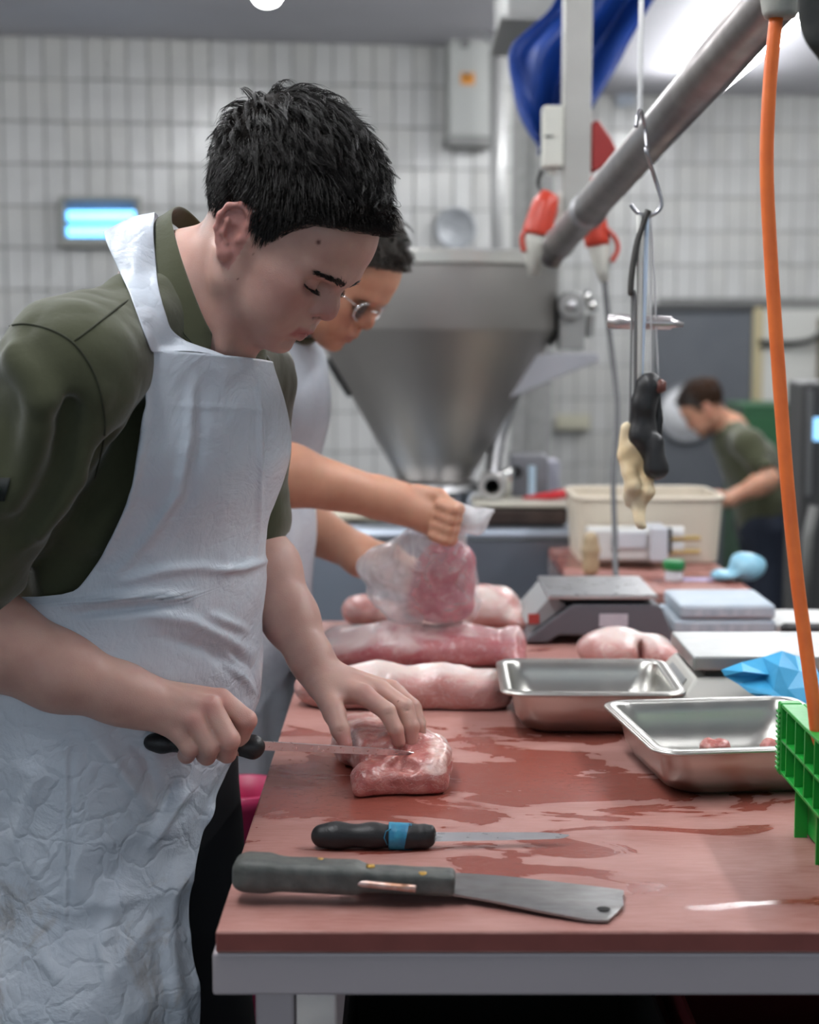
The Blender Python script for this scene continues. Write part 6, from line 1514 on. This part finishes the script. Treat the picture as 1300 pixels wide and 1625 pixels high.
MB().box(W_(866, 283, -.02), W_(880, 274.5, .01)).build('cable_gland', mat('ivory_plastic', (.56, .56, .5)), t)
RAILM = mat('galvanised_rail', (.33, .31, .30), .36, .9, var=(.26, .24, .235), scale=14, rvar=.1)
A_, B_ = P(882, 392, 3.74), P(1216, 12, 2.06); E_ = A_ + (B_ - A_)*1.30
t = thing('overhead_rail', A_, 'thick slanting steel rail running from the post towards the camera', 'rail')
MB().tube([A_, E_], .0325, 28).build('rail_tube', RAILM, t, smooth=True)
MB().tube([A_ + Vector((-.012, .02, -.035)), A_, A_ + (B_-A_)*.03], [.022, .030, .036], 18).build('rail_end', RAILM, t, smooth=True)
MB().tube([A_ + (B_-A_)*.245, A_ + (B_-A_)*.262], .0375, 24).build('rail_clamp', STEEL_DULL, t, smooth=True)
HT = min(np.linspace(.1, .95, 200), key=lambda a: abs(proj_px(A_ + (B_-A_)*a)[0] - 1014))
MB().tube([A_ + (B_-A_)*HT + Vector((0, 0, .02)), Vector((*(A_ + (B_-A_)*HT).xy, CEIL - .01))], .0045, 8).build('hanger_rod', mat('pale_rod', (.55, .55, .55), .4, .6), t)
MB().tube([E_, Vector((*E_.xy, CEIL - .01))], .012, 8).build('hanger_rod', mat('pale_rod', (.55, .55, .55)), t)
REDP = mat('red_socket_plastic', (.50, .045, .022), .38); IVO = mat('ivory_plastic', (.56, .56, .50), .45)
def plug(name, pts_red, r_red, pts_w, r_w, label, flap=None):
    t = thing(name, pts_red[0], label, 'plug'); MB().tube(pts_red, r_red, 20).build('red_shell', REDP, t, smooth=True); MB().tube(pts_w, r_w, 20).build('ivory_grip', IVO, t, smooth=True)
    if flap: MB().tube(spline(flap, 5), .010, 10, flat=.6).build('red_flap', REDP, t, smooth=True)
    return t
plug('power_plug', [W_(868, 314, -.05), W_(860, 330, -.05), W_(848, 372, -.05), W_(847, 378, -.05)], [.020, .030, .034, .034], [W_(846, 376, -.05), W_(844, 388, -.05), W_(843, 410, -.05), W_(843, 440, -.05)], [.029, .029, .022, .012], 'red and ivory power plug at the left of the ceiling post', [W_(828, 372, -.06), W_(824, 385, -.06), W_(827, 404, -.06)])
MB().box(W_(878, 358, -.052), W_(886, 312, -.034), .003).build('socket_back', IVO, bpy.data.objects['power_plug'])
t = thing('wall_socket', W_(945, 250), 'dark red socket on the right side of the ceiling post', 'socket')
mb = MB(); q = [(932, 205), (942, 201), (962, 228), (971, 246), (952, 272), (938, 280), (932, 276)]; n = len(q)
mb._add([W_(a, b, -.03) for a, b in q] + [W_(a, b, .035) for a, b in q], [tuple(range(n)), tuple(range(2*n-1, n-1, -1))] + [(k, n+k, n+(k+1) % n, (k+1) % n) for k in range(n)]).build('socket_body', mat('dark_red_socket', (.26, .018, .015), .4), t, bevel=.004)
p2 = plug('power_plug', [W_(938, 325, .06), W_(942, 345, .06), W_(948, 378, .06), W_(950, 390, .06)], [.026, .030, .030, .030], [W_(950, 386, .06), W_(953, 398, .06), W_(957, 425, .06), W_(961, 448, .06)], [.026, .025, .017, .009], 'red and ivory power plug to the right of the slanting rail, cord hanging down', [W_(962, 364, .05), W_(976, 378, .05), W_(981, 396, .05), W_(972, 416, .05)])
MB().tube([W_(936, 284, .05), W_(938, 330, .06)], .012, 10).build('socket_neck', REDP, p2, smooth=True)
cz = T(978, 930)
MB().tube(spline([W_(961, 446, .06), W_(966, 520, .02), W_(971, 640, -.1), P(974, 760, 3.6), P(976, 850, 3.45), P(977, 905, 3.32), Vector((P(977, 905, 3.32).x, 3.28, TABLE_Z + .03)), Vector((P(977, 905, 3.32).x + .01, 3.27, .70))], 8), .0062, 10).build('cord', mat('dark_grey_cord', (.07, .07, .075), .5), p2, smooth=True)
MB().tube(spline([W_(858, 275, .02), W_(853, 290, .03), W_(856, 305, .02), W_(866, 316, -.03)], 5), .005, 8).build('cord', BLACKP, bpy.data.objects['power_plug'], smooth=True)

# ---- blue sheet hanging behind the post
left = [(902, -60), (880, 0), (850, 32), (811, 72), (812, 130), (828, 190), (856, 236)]; right = [(1100, -90), (1038, 0), (1002, 60), (972, 118), (944, 165), (915, 208), (866, 241)]
SY = 4.35
sl, sr = spline([P(x, y, SY) for x, y in left], 6), spline([P(x, y, SY) for x, y in right], 6); G = []
for i, (a, b) in enumerate(zip(sl, sr)):
    row = []
    for k in range(25):
        u = k/24; p = a.lerp(b, u); p.y += .05*math.sin(u*9 + i*.10) + .10*math.sin(PI*u) - .02*math.sin(u*17 - i*.2); row.append(p)
    G.append(row)
first = G[0]; G.insert(0, [Vector((p.x + (p.x - .35)*.15, p.y, CEIL - .02)) for p in first])
o = MB().grid(G).build('blue_sheet', mat('blue_tarp', (.004, .040, .24), .5, var=(.003, .030, .18), scale=6, bump=.1), smooth=True); o.modifiers.new('t', 'SOLIDIFY').thickness = .002
tag(o, 'deep blue plastic sheet hanging in folds behind the ceiling post', 'sheet')

# ---- hook with tools on the rail
kp = A_ + (B_ - A_)*.43; KY = kp.y; hk = KY/2600; U = lambda px, py, dy=0: Vector(((px - 650)*hk, KY + dy, CAMZ - (py - 535)*hk))
t = thing('meat_hook', U(1010, 200), 'thin steel hook hung over the slanting rail', 'hook')
cc = A_ + (B_ - A_)*((U(1010, 225).x - A_.x)/(B_.x - A_.x)); KY = cc.y; hk = KY/2600
MB().tube(spline([U(997, 215, -.038), U(1001, 196, -.03), U(1010, 186, .0), U(1022, 205, .036), U(1024, 240, .02), U(1016, 248, -.02), U(1034, 290), U(1044, 322), U(1040, 338), U(1025, 346), U(1008, 342), U(996, 328)], 8), .0030, 10).build('hook_wire', mat('hook_steel', (.40, .40, .42), .3, 1.0), t, smooth=True)
DK = mat('dark_leather', (.035, .033, .03), .6)
t = thing('hanging_tools', U(1022, 340), 'dark strap with thin cords and black-handled tools hanging from the hook', 'tools')
MB().tube(spline([U(1024, 338), U(1018, 352), U(1006, 392), U(999, 440), U(998, 470)], 6), [.010] + [.009]*23 + [.006], 10, flat=.5).build('strap', DK, t, smooth=True)
for x0, x1, y1, c, r in ((1022, 1016, 610, (.45, .55, .68), .0032), (1026, 1033, 612, (.5, .5, .5), .0014), (1028, 1044, 606, (.45, .45, .46), .0014), (1000, 1008, 660, (.16, .16, .16), .0026), (998, 1000, 690, (.2, .2, .2), .0018), (1010, 1014, 615, (.5, .5, .47), .0045)):
    MB().tube(spline([U(x0 if x0 > 1005 else 999, 345 if x0 > 1005 else 465), U((x0+x1)/2 + 1, 480), U(x1, y1)], 5), r, 8).build('cord', mat('cord_%d' % x1, c, .5), t, smooth=True)
s = S(); s.chain([tuple(U(1030, 612)), tuple(U(1022, 640)), tuple(U(1020, 690)), tuple(U(1032, 712))], [.020, .016, .018, .016], 0, .01); s.chain([tuple(U(1042, 618, .02)), tuple(U(1048, 665, .02)), tuple(U(1042, 738, .02))], [.009, .006, .016], .004); s.cone(tuple(U(1040, 700, -.01)), tuple(U(1041, 742, -.01)), .013, .017, .006)
s.add(lambda p: .003*vnoise(p, 45, 2), U(1030, 660), 1, 0, 'x')
v, f = s.mesh(.0045); mesh_obj('black_tool', v, f, BLACKP, t)
MB().lathe([(.004, -.010), (.010, -.006), (.010, .006), (.004, .010)], U(1044, 612, -.01), 14).build('tool_knob', mat('brown_knob', (.12, .04, .03), .4), t, smooth=True)
o = MB().tube([U(968, 510, .03), U(1000, 511, .02), U(1062, 513, .0), U(1066, 514, .0), U(1082, 516, 0)], [.0105, .0105, .0095, .006, .0035], 14).build('steel_rod', mat('rod_steel', (.55, .52, .52), .3, .9), smooth=True); tag(o, 'short horizontal steel rod among the hanging tools', 'rod')
s = S()
for pts, rs in (([(997, 678), (996, 720), (1004, 770), (1002, 800)], [.009, .012, .012, .006]), ([(1008, 700), (1014, 740), (1016, 790), (1018, 832)], [.011, .013, .012, .009]), ([(1018, 702), (1026, 740), (1030, 778), (1024, 800)], [.010, .011, .009, .005])):
    s.chain([tuple(U(x, y, random.uniform(-.01, .01))) for x, y in pts], rs, .004, .006)
s.add(lambda p: .003*vnoise(p, 60, 4), U(1010, 750), 1, 0, 'x')
v, f = s.mesh(.004); o = mesh_obj('glove', v, f, mat('cream_cotton', (.68, .52, .30), .8, var=(.74, .66, .48), scale=18)); tag(o, 'limp cream cotton glove hanging below the black tools', 'glove')

# ---- things on the far table
YT = T(1050, 905).y; tk = YT/2600; V = lambda px, py, dy=0: Vector(((px - 650)*tk, YT + dy, CAMZ - (py - 535)*tk))
t = thing('plastic_tub', V(1048, 900, .15), 'large beige plastic tub standing on the second red table', 'tub')
CREAM = mat('cream_plastic', (.66, .58, .46), .5, var=(.70, .63, .52), scale=3)
x0_, x1_ = V(925, 900).x, V(1171, 900).x; zt = V(0, 800).z; yb0, yb1 = YT + .12, YT + .42
sh = MB()
lo_ = [[(x, y, TABLE_Z + .001) for x, y in rrect((x0_+x1_)/2, (yb0+yb1)/2, x1_-x0_-.02, yb1-yb0-.02, .04)], [(x, y, zt) for x, y in rrect((x0_+x1_)/2, (yb0+yb1)/2, x1_-x0_, yb1-yb0, .045)]]
n = len(lo_[0]); sh._add(lo_[0] + lo_[1], [tuple(range(n-1, -1, -1))] + [(k, (k+1) % n, n+(k+1) % n, n+k) for k in range(n)]); o = sh.build('tub_shell', CREAM, t, smooth=False); o.modifiers.new('t', 'SOLIDIFY').thickness = .005
MB().tube([(x, y, zt) for x, y in rrect((x0_+x1_)/2, (yb0+yb1)/2, x1_-x0_, yb1-yb0, .045)] + [lo_[1][0]], .006, 8, caps=False).build('tub_rim', CREAM, t, smooth=True)
t = thing('dosing_unit', V(1000, 893, .05), 'white dosing unit with brass taps in front of the beige tub', 'appliance')
BW = mat('bluish_white', (.56, .58, .62), .4)
MB().box(V(938, 893, .02), V(1058, 842, .10), .006).build('case', WHITEP, t); MB().box(V(975, 872, .012), V(1030, 846, .0195), .002).build('display_panel', BW, t); MB().box(V(1036, 893, .0), V(1064, 838, .11), .004).build('end_block', BW, t)
for py in (850, 872):
    MB().cyl(V(1064, py, .04), V(1092, py, .04), .017).build('tap_barrel', WHITEP, t); MB().cyl(V(1066, py + 8, .03), V(1118, py + 7, .03), .006).build('tap_spout', mat('brass', (.55, .40, .16), .35, .8), t); MB().box(V(1064, py + 10, .02), V(1072, py - 10, .06), .002).build('tap_collar', BLACKP, t)
YJ = T(1075, 925).y; J = lambda px, py, dy=0: Vector(((px - 650)*YJ/2600, YJ + dy, CAMZ - (py - 535)*YJ/2600))
t = thing('jar', J(1076, 925), 'small clear jar with green lid on the second red table', 'jar')
c = J(1076, 925, .02); c.z = TABLE_Z + .001
MB().lathe([(.016, 0), (.020, .003), (.020, .022), (.018, .026)], c, 24).build('jar_body', mat('cloudy_glass', (.6, .62, .66), .2), t, auto=.6); MB().lathe([(.0, .0265), (.0235, .0265), (.0245, .030), (.0245, .044), (.022, .047), (.0, .047)], c, 24).build('lid', mat('green_lid', (.01, .22, .06), .4), t, auto=.6)
s = S(); c = J(1192, 930, .03); s.ell((c.x, c.y, TABLE_Z + .034), (.036, .05, .034)); s.ell((c.x - .045, c.y, TABLE_Z + .014), (.035, .04, .014), .02); s.ell((c.x + .02, c.y, TABLE_Z + .03), (.026, .04, .026), .02); s.add(lambda p: .005*(1 - 2*np.abs(vnoise(p, 26, 4))), c, 1, 0, 'x'); s.add(lambda p: -(p[:, 2] - TABLE_Z - .001), c, 1, .003, '&')
v, f = s.mesh(.0045); o = mesh_obj('plastic_bag', v, f, mat('pale_blue_film', (.22, .50, .66), .35, var=(.30, .58, .72), scale=20)); tag(o, 'pale blue crumpled plastic bag at the end of the second table', 'plastic bag')
o = MB().box(J(1092, 924, .02) * 1, J(1142, 924, .07) + Vector((0, 0, .0))).build('paper_sheet', mat('lilac_paper', (.45, .40, .60), .6)); tag(o, 'lilac paper slip lying beside the green-lidded jar', 'paper')
for v_ in o.data.vertices: v_.co.z = TABLE_Z + .0008 + (.0008 if v_.index % 2 else 0)
s = S(); c = J(948, 918, .1); s.cone((c.x, c.y, TABLE_Z + .02), (c.x, c.y, TABLE_Z + .085), .02, .018); s.ell((c.x, c.y, TABLE_Z + .06), (.022, .02, .012), .01); s.add(lambda p: -(p[:, 2] - TABLE_Z - .001), c, 1, .003, '&'); v, f = s.mesh(.005)
o = mesh_obj('pepper_mill', v, f, mat('tan_wood', (.40, .30, .18), .5)); tag(o, 'tan wooden mill beside the machine on the second table', 'mill')

# ---- trays and knife at the far end of the near table
YK = YE - .02; kq = YK/2600; Z = lambda px, py, dy=0: Vector(((px - 650)*kq, YK + dy, CAMZ - (py - 535)*kq))
for i, (xa, xb, za, zb2, lb) in enumerate(((1056, 1214, 985, 966, 'lower pale blue foam tray in the stack behind the scales'), (1066, 1214, 965.5, 943, 'upper pale blue foam tray in the stack behind the scales'))):
    a, b = Z(xa, za, -.13), Z(xb, zb2, .06); a.z = TABLE_Z + .001 + .028*i; b.z = a.z + .026
    t = thing('foam_tray', ((a.x+b.x)/2, (a.y+b.y)/2, a.z), lb, 'tray', 'foam trays behind the scales')
    MB().box(a, b, .006).build('tray', mat('pale_blue_foam', (.46, .52, .57), .6, var=(.40, .47, .54), scale=16), t); MB().box((a.x + .02, a.y - .0012, a.z + .006), (b.x - .04, a.y - .0002, b.z - .007)).build('printed_band', mat('blue_print', (.30, .37, .44), .5, var=(.5, .55, .6), scale=60, stretch=(1, 1, .3)), t)
o = MB().box(Z(1216, 980, -.12), Z(1420, 966, .05)); o = o.build('cutting_board', mat('white_board', (.56, .56, .54), .5), bevel=.003)
for v_ in o.data.vertices: v_.co.z = TABLE_Z + .001 + (.016 if v_.co.z > Z(0, 974).z else 0)
tag(o, 'white plastic board lying behind the beige scale, at the right', 'board')
t = thing('kitchen_knife', Z(1216, 988, -.10), 'black-handled knife lying in front of the white board', 'knife')
zk = TABLE_Z + .014; MB().tube(spline([(Z(1218, 0).x, YK - .155, zk), (Z(1240, 0).x, YK - .155, zk), (Z(1290, 0).x, YK - .155, zk), (Z(1345, 0).x, YK - .155, zk)], 4), [.009] + [.0125]*11 + [.010], 14).build('handle', GRIP, t, smooth=True)
blade((Z(1343, 0).x, YK - .155, zk), (Z(1343, 0).x + .16, YK - .155, TABLE_Z + .012), (0, .9, .4), .02, .001).build('blade', BLADE, t, auto=.5)

# ---- fittings on the back walls
def wy_left(x): return 8.01 + (x + 3.2)*(.5/3.82)
def wallp(px, py, off=.02):
    Y = 8.3
    for _ in range(6): Y = wy_left(P(px, py, Y).x) - off
    return P(px, py, Y)
WR = math.atan2(.5, 3.82)
def wall_box(mb, px0, py0, px1, py1, dep, bev=.004, off=0.0):
    a, b = wallp(px0, py1, 0), wallp(px1, py0, 0); w = (b - a).xy.length
    mb.M = Matrix.Translation((a.x, a.y, 0)) @ Matrix.Rotation(WR, 4, 'Z'); mb.box((0, -dep - off - .003, a.z), (w, -off - .003, b.z), bev); return mb
t = thing('fuse_cabinet', wallp(740, 235), 'pale grey wall cabinet with orange label beside the vertical pipe', 'cabinet')
CABM = mat('cabinet_grey', (.46, .47, .45), .45)
wall_box(MB(), 706, 34, 779, 222, .16).build('case', CABM, t); wall_box(MB(), 704, 222.5, 780, 236, .15).build('base_trim', mat('cabinet_trim', (.26, .26, .25), .5), t)
wall_box(MB(), 723, 124, 744, 142, .004, .001, .161).build('label_sticker', mat('orange_label', (.72, .28, .03), .5), t); wall_box(MB(), 728, 126, 737, 131, .003, .0005, .1655).build('label_mark', BLACKP, t)
c = wallp(738, 70, .168); MB().lathe([(.0, -.008), (.02, -.006), (.022, 0)], c, 20, 'y').build('lock', mat('lock_grey', (.25, .25, .24), .4, .5), t)
t = thing('wall_clock', wallp(722, 363), 'round white wall clock above the hopper', 'clock')
c = wallp(722, 363, .004); Mc = Matrix.Translation(c) @ Matrix.Rotation(WR, 4, 'Z')
MB(Mc).lathe([(.105, .0), (.108, -.02), (.104, -.032), (.096, -.034), (.094, -.026)], (0, 0, 0), 40, 'y').build('bezel', mat('clock_bezel', (.40, .42, .44), .4), t, smooth=True)
MB(Mc).lathe([(.0955, -.018), (.0955, -.0225)], (0, 0, 0), 40, 'y').build('dial', mat('clock_dial', (.80, .81, .82), .5), t)
for k in range(12): a = k*PI/6; MB(Mc).box((.076*math.sin(a) - .005, -.0255, .076*math.cos(a) - .008), (.076*math.sin(a) + .005, -.0235, .076*math.cos(a) + .008)).build('hour_mark', mat('clock_mark', (.22, .24, .28), .5), t)
for a, l, w in ((2.0, .045, .005), (5.1, .065, .004)): MB(Mc).tube([(0, -.0275, 0), (l*math.sin(a), -.0275, l*math.cos(a))], w, 6, flat=.3).build('hand', BLACKP, t)
t = thing('insect_lamp', wallp(160, 355), 'wall-mounted insect lamp with two glowing blue tubes', 'lamp')
FR = mat('lamp_frame', (.30, .30, .27), .5)
wall_box(MB(), 98, 318, 222, 388, .03).build('back_plate', mat('lamp_back', (.10, .16, .24), .4), t)
for q in ((96, 314, 224, 320), (96, 379, 224, 392), (96, 320.3, 104, 378.7), (216, 320.3, 224, 378.7)): wall_box(MB(), *q, .07, .003).build('frame', FR, t)
BT = mat('blue_tube', (.3, .6, 1), .4, emit=(.16, .55, 1.0), estr=3.2)
for py in (343, 367):
    a, b = wallp(107, py, .055), wallp(214, py, .055); MB().tube([a, b], .026, 16).build('tube_lamp', BT, t, smooth=True)
wall_box(MB(), 104.5, 353.5, 215.5, 357.5, .06, .001).build('divider', mat('lamp_back2', (.05, .09, .14), .5), t)
o = MB().tube([wallp(790, 540, .35), wallp(790, -200, .35)], .034, 20).build('ceiling_pipe', mat('pale_pipe', (.46, .46, .45), .45, .3), smooth=True); tag(o, 'pale vertical pipe in front of the tiled wall beside the cabinet', 'pipe')
for v_ in o.data.vertices: v_.co.z = min(v_.co.z, CEIL - .001)
t = thing('clamp_rod', wallp(766, 40, .4), 'thin pale rod with clamp hanging from the ceiling beside the pipe', 'rod')
a = wallp(766, 48, .45); MB().tube([a, Vector((a.x, a.y, CEIL - .002))], .020, 12).build('rod', mat('pale_pipe', (.46, .46, .45)), t); MB().tube([a + Vector((-.01, 0, -.0)), a + Vector((.05, 0, -.05))], .02, 10).build('clamp', STEEL_DULL, t)
t = thing('ventilation_box', P(842, 30, 5.8), 'grey ventilation box under the ceiling behind the blue sheet', 'box')
a, b = P(797, 44, 5.8), P(900, -40, 5.8); MB().box((a.x, 5.6, a.z), (b.x, 6.3, CEIL - .002), .01).build('case', mat('vent_grey', (.30, .30, .29), .5), t); MB().box((a.x - .02, 5.58, a.z - .012), (b.x + .02, 6.32, a.z - .001)).build('flange', mat('vent_grey', (.30, .30, .29)), t)
# right wall: notice, wall rail, white board, machines
WY = 10.12; wk = WY/2600; K = lambda px, py, dy=0: Vector(((px - 650)*wk, WY + dy, CAMZ - (py - 535)*wk))
o = MB().box(K(882, 680, -.03), K(936, 657, 0), .004).build('wall_strip', mat('cream_strip', (.56, .54, .42), .6)); tag(o, 'cream plastic strip on the tiled wall left of the door', 'strip')
o = MB().box(K(972, 178, -.012), K(1002, 142, 0), .002).build('notice', mat('blue_notice', (.32, .38, .48), .5, var=(.55, .58, .62), scale=40)); tag(o, 'small bluish notice high on the tiled wall', 'notice')
o = MB().tube([K(858, 640, -.05), K(858, 800, -.05), K(858, 1200, -.05)], .016, 10).build('wall_pipe', mat('thin_grey_pipe', (.30, .31, .33), .5), smooth=True); tag(o, 'thin grey vertical pipe on the tiled wall behind the machine', 'pipe')
t = thing('wall_panel', K(1245, 620), 'white wall panel with black bracket right of the grey door', 'panel')
MB().box(K(1193, 640, -.06), K(1340, 492, -.005), .004).build('panel', mat('white_panel', (.62, .62, .58), .5), t)
MB().tube(spline([K(1196, 543, -.10), K(1240, 545, -.10), K(1275, 540, -.12), K(1292, 528, -.12), K(1300, 515, -.12)], 5), [.018]*21, 10).build('bracket', mat('black_iron', (.03, .03, .03), .5, .5), t, smooth=True)
MB().box(K(1290, 640, -.12), K(1310, 505, -.065)).build('side_post', mat('brown_post', (.14, .11, .08), .6), t)
GM = 8.6; gk = GM/2600; K2 = lambda px, py, dy=0: Vector(((px - 650)*gk, GM + dy, CAMZ - (py - 535)*gk))
t = thing('green_cabinet', K2(1215, 900), 'dark green cabinet behind the bending man', 'cabinet'); a, b = K2(1180, 660), K2(1262, 641, .5)
MB().box((a.x, GM, .06), (b.x, GM + .5, b.z), .01).build('case', mat('green_enamel', (.02, .085, .035), .45), t); MB().box((a.x + .03, GM - .012, .10), (b.x - .03, GM - .001, b.z - .06), .004).build('door', mat('green_enamel2', (.024, .10, .04), .4), t); MB().box((a.x, GM + .02, 0), (b.x, GM + .48, .059)).build('plinth', BLACKP, t)
YM = 5.6; mk = YM/2600; K3 = lambda px, py, dy=0: Vector(((px - 650)*mk, YM + dy, CAMZ - (py - 535)*mk))
t = thing('packing_machine', K3(1290, 900), 'dark grey machine with small blue display at the right edge', 'machine'); a, b = K3(1275, 0), K3(1480, 605)
MB().box((a.x, YM, .05), (b.x, YM + .25, b.z), .015).build('case', mat('dark_machine', (.06, .06, .06), .4, .3), t); MB().box((a.x + .01, YM - .01, .9), (K3(1290, 0).x, YM - .001, b.z - .03), .004).build('front_door', mat('grey_machine', (.17, .17, .17), .4, .4), t)
MB().box(K3(1291, 698, -.012), K3(1330, 662, -.002)).build('display', mat('blue_display', (.2, .4, .6), .4, emit=(.25, .55, .9), estr=1.6), t); MB().tube([K3(1276, 960, -.06), K3(1280, 850, -.06), K3(1290, 800, -.06)], .02, 10).build('hose', mat('grey_hose', (.22, .22, .21), .5), t, smooth=True)
MB().box((a.x + .05, YM + .05, 0), (b.x - .05, YM + .22, .049)).build('plinth', BLACKP, t)
MB().tube(spline([P(521, 568, 4.58), P(537, 597, 4.58), P(557, 628, 4.58)], 4), [.014] + [.018]*7 + [.016], 10, flat=.6).build('hopper_handle', BLACKP, bpy.data.objects['filling_machine'], smooth=True)
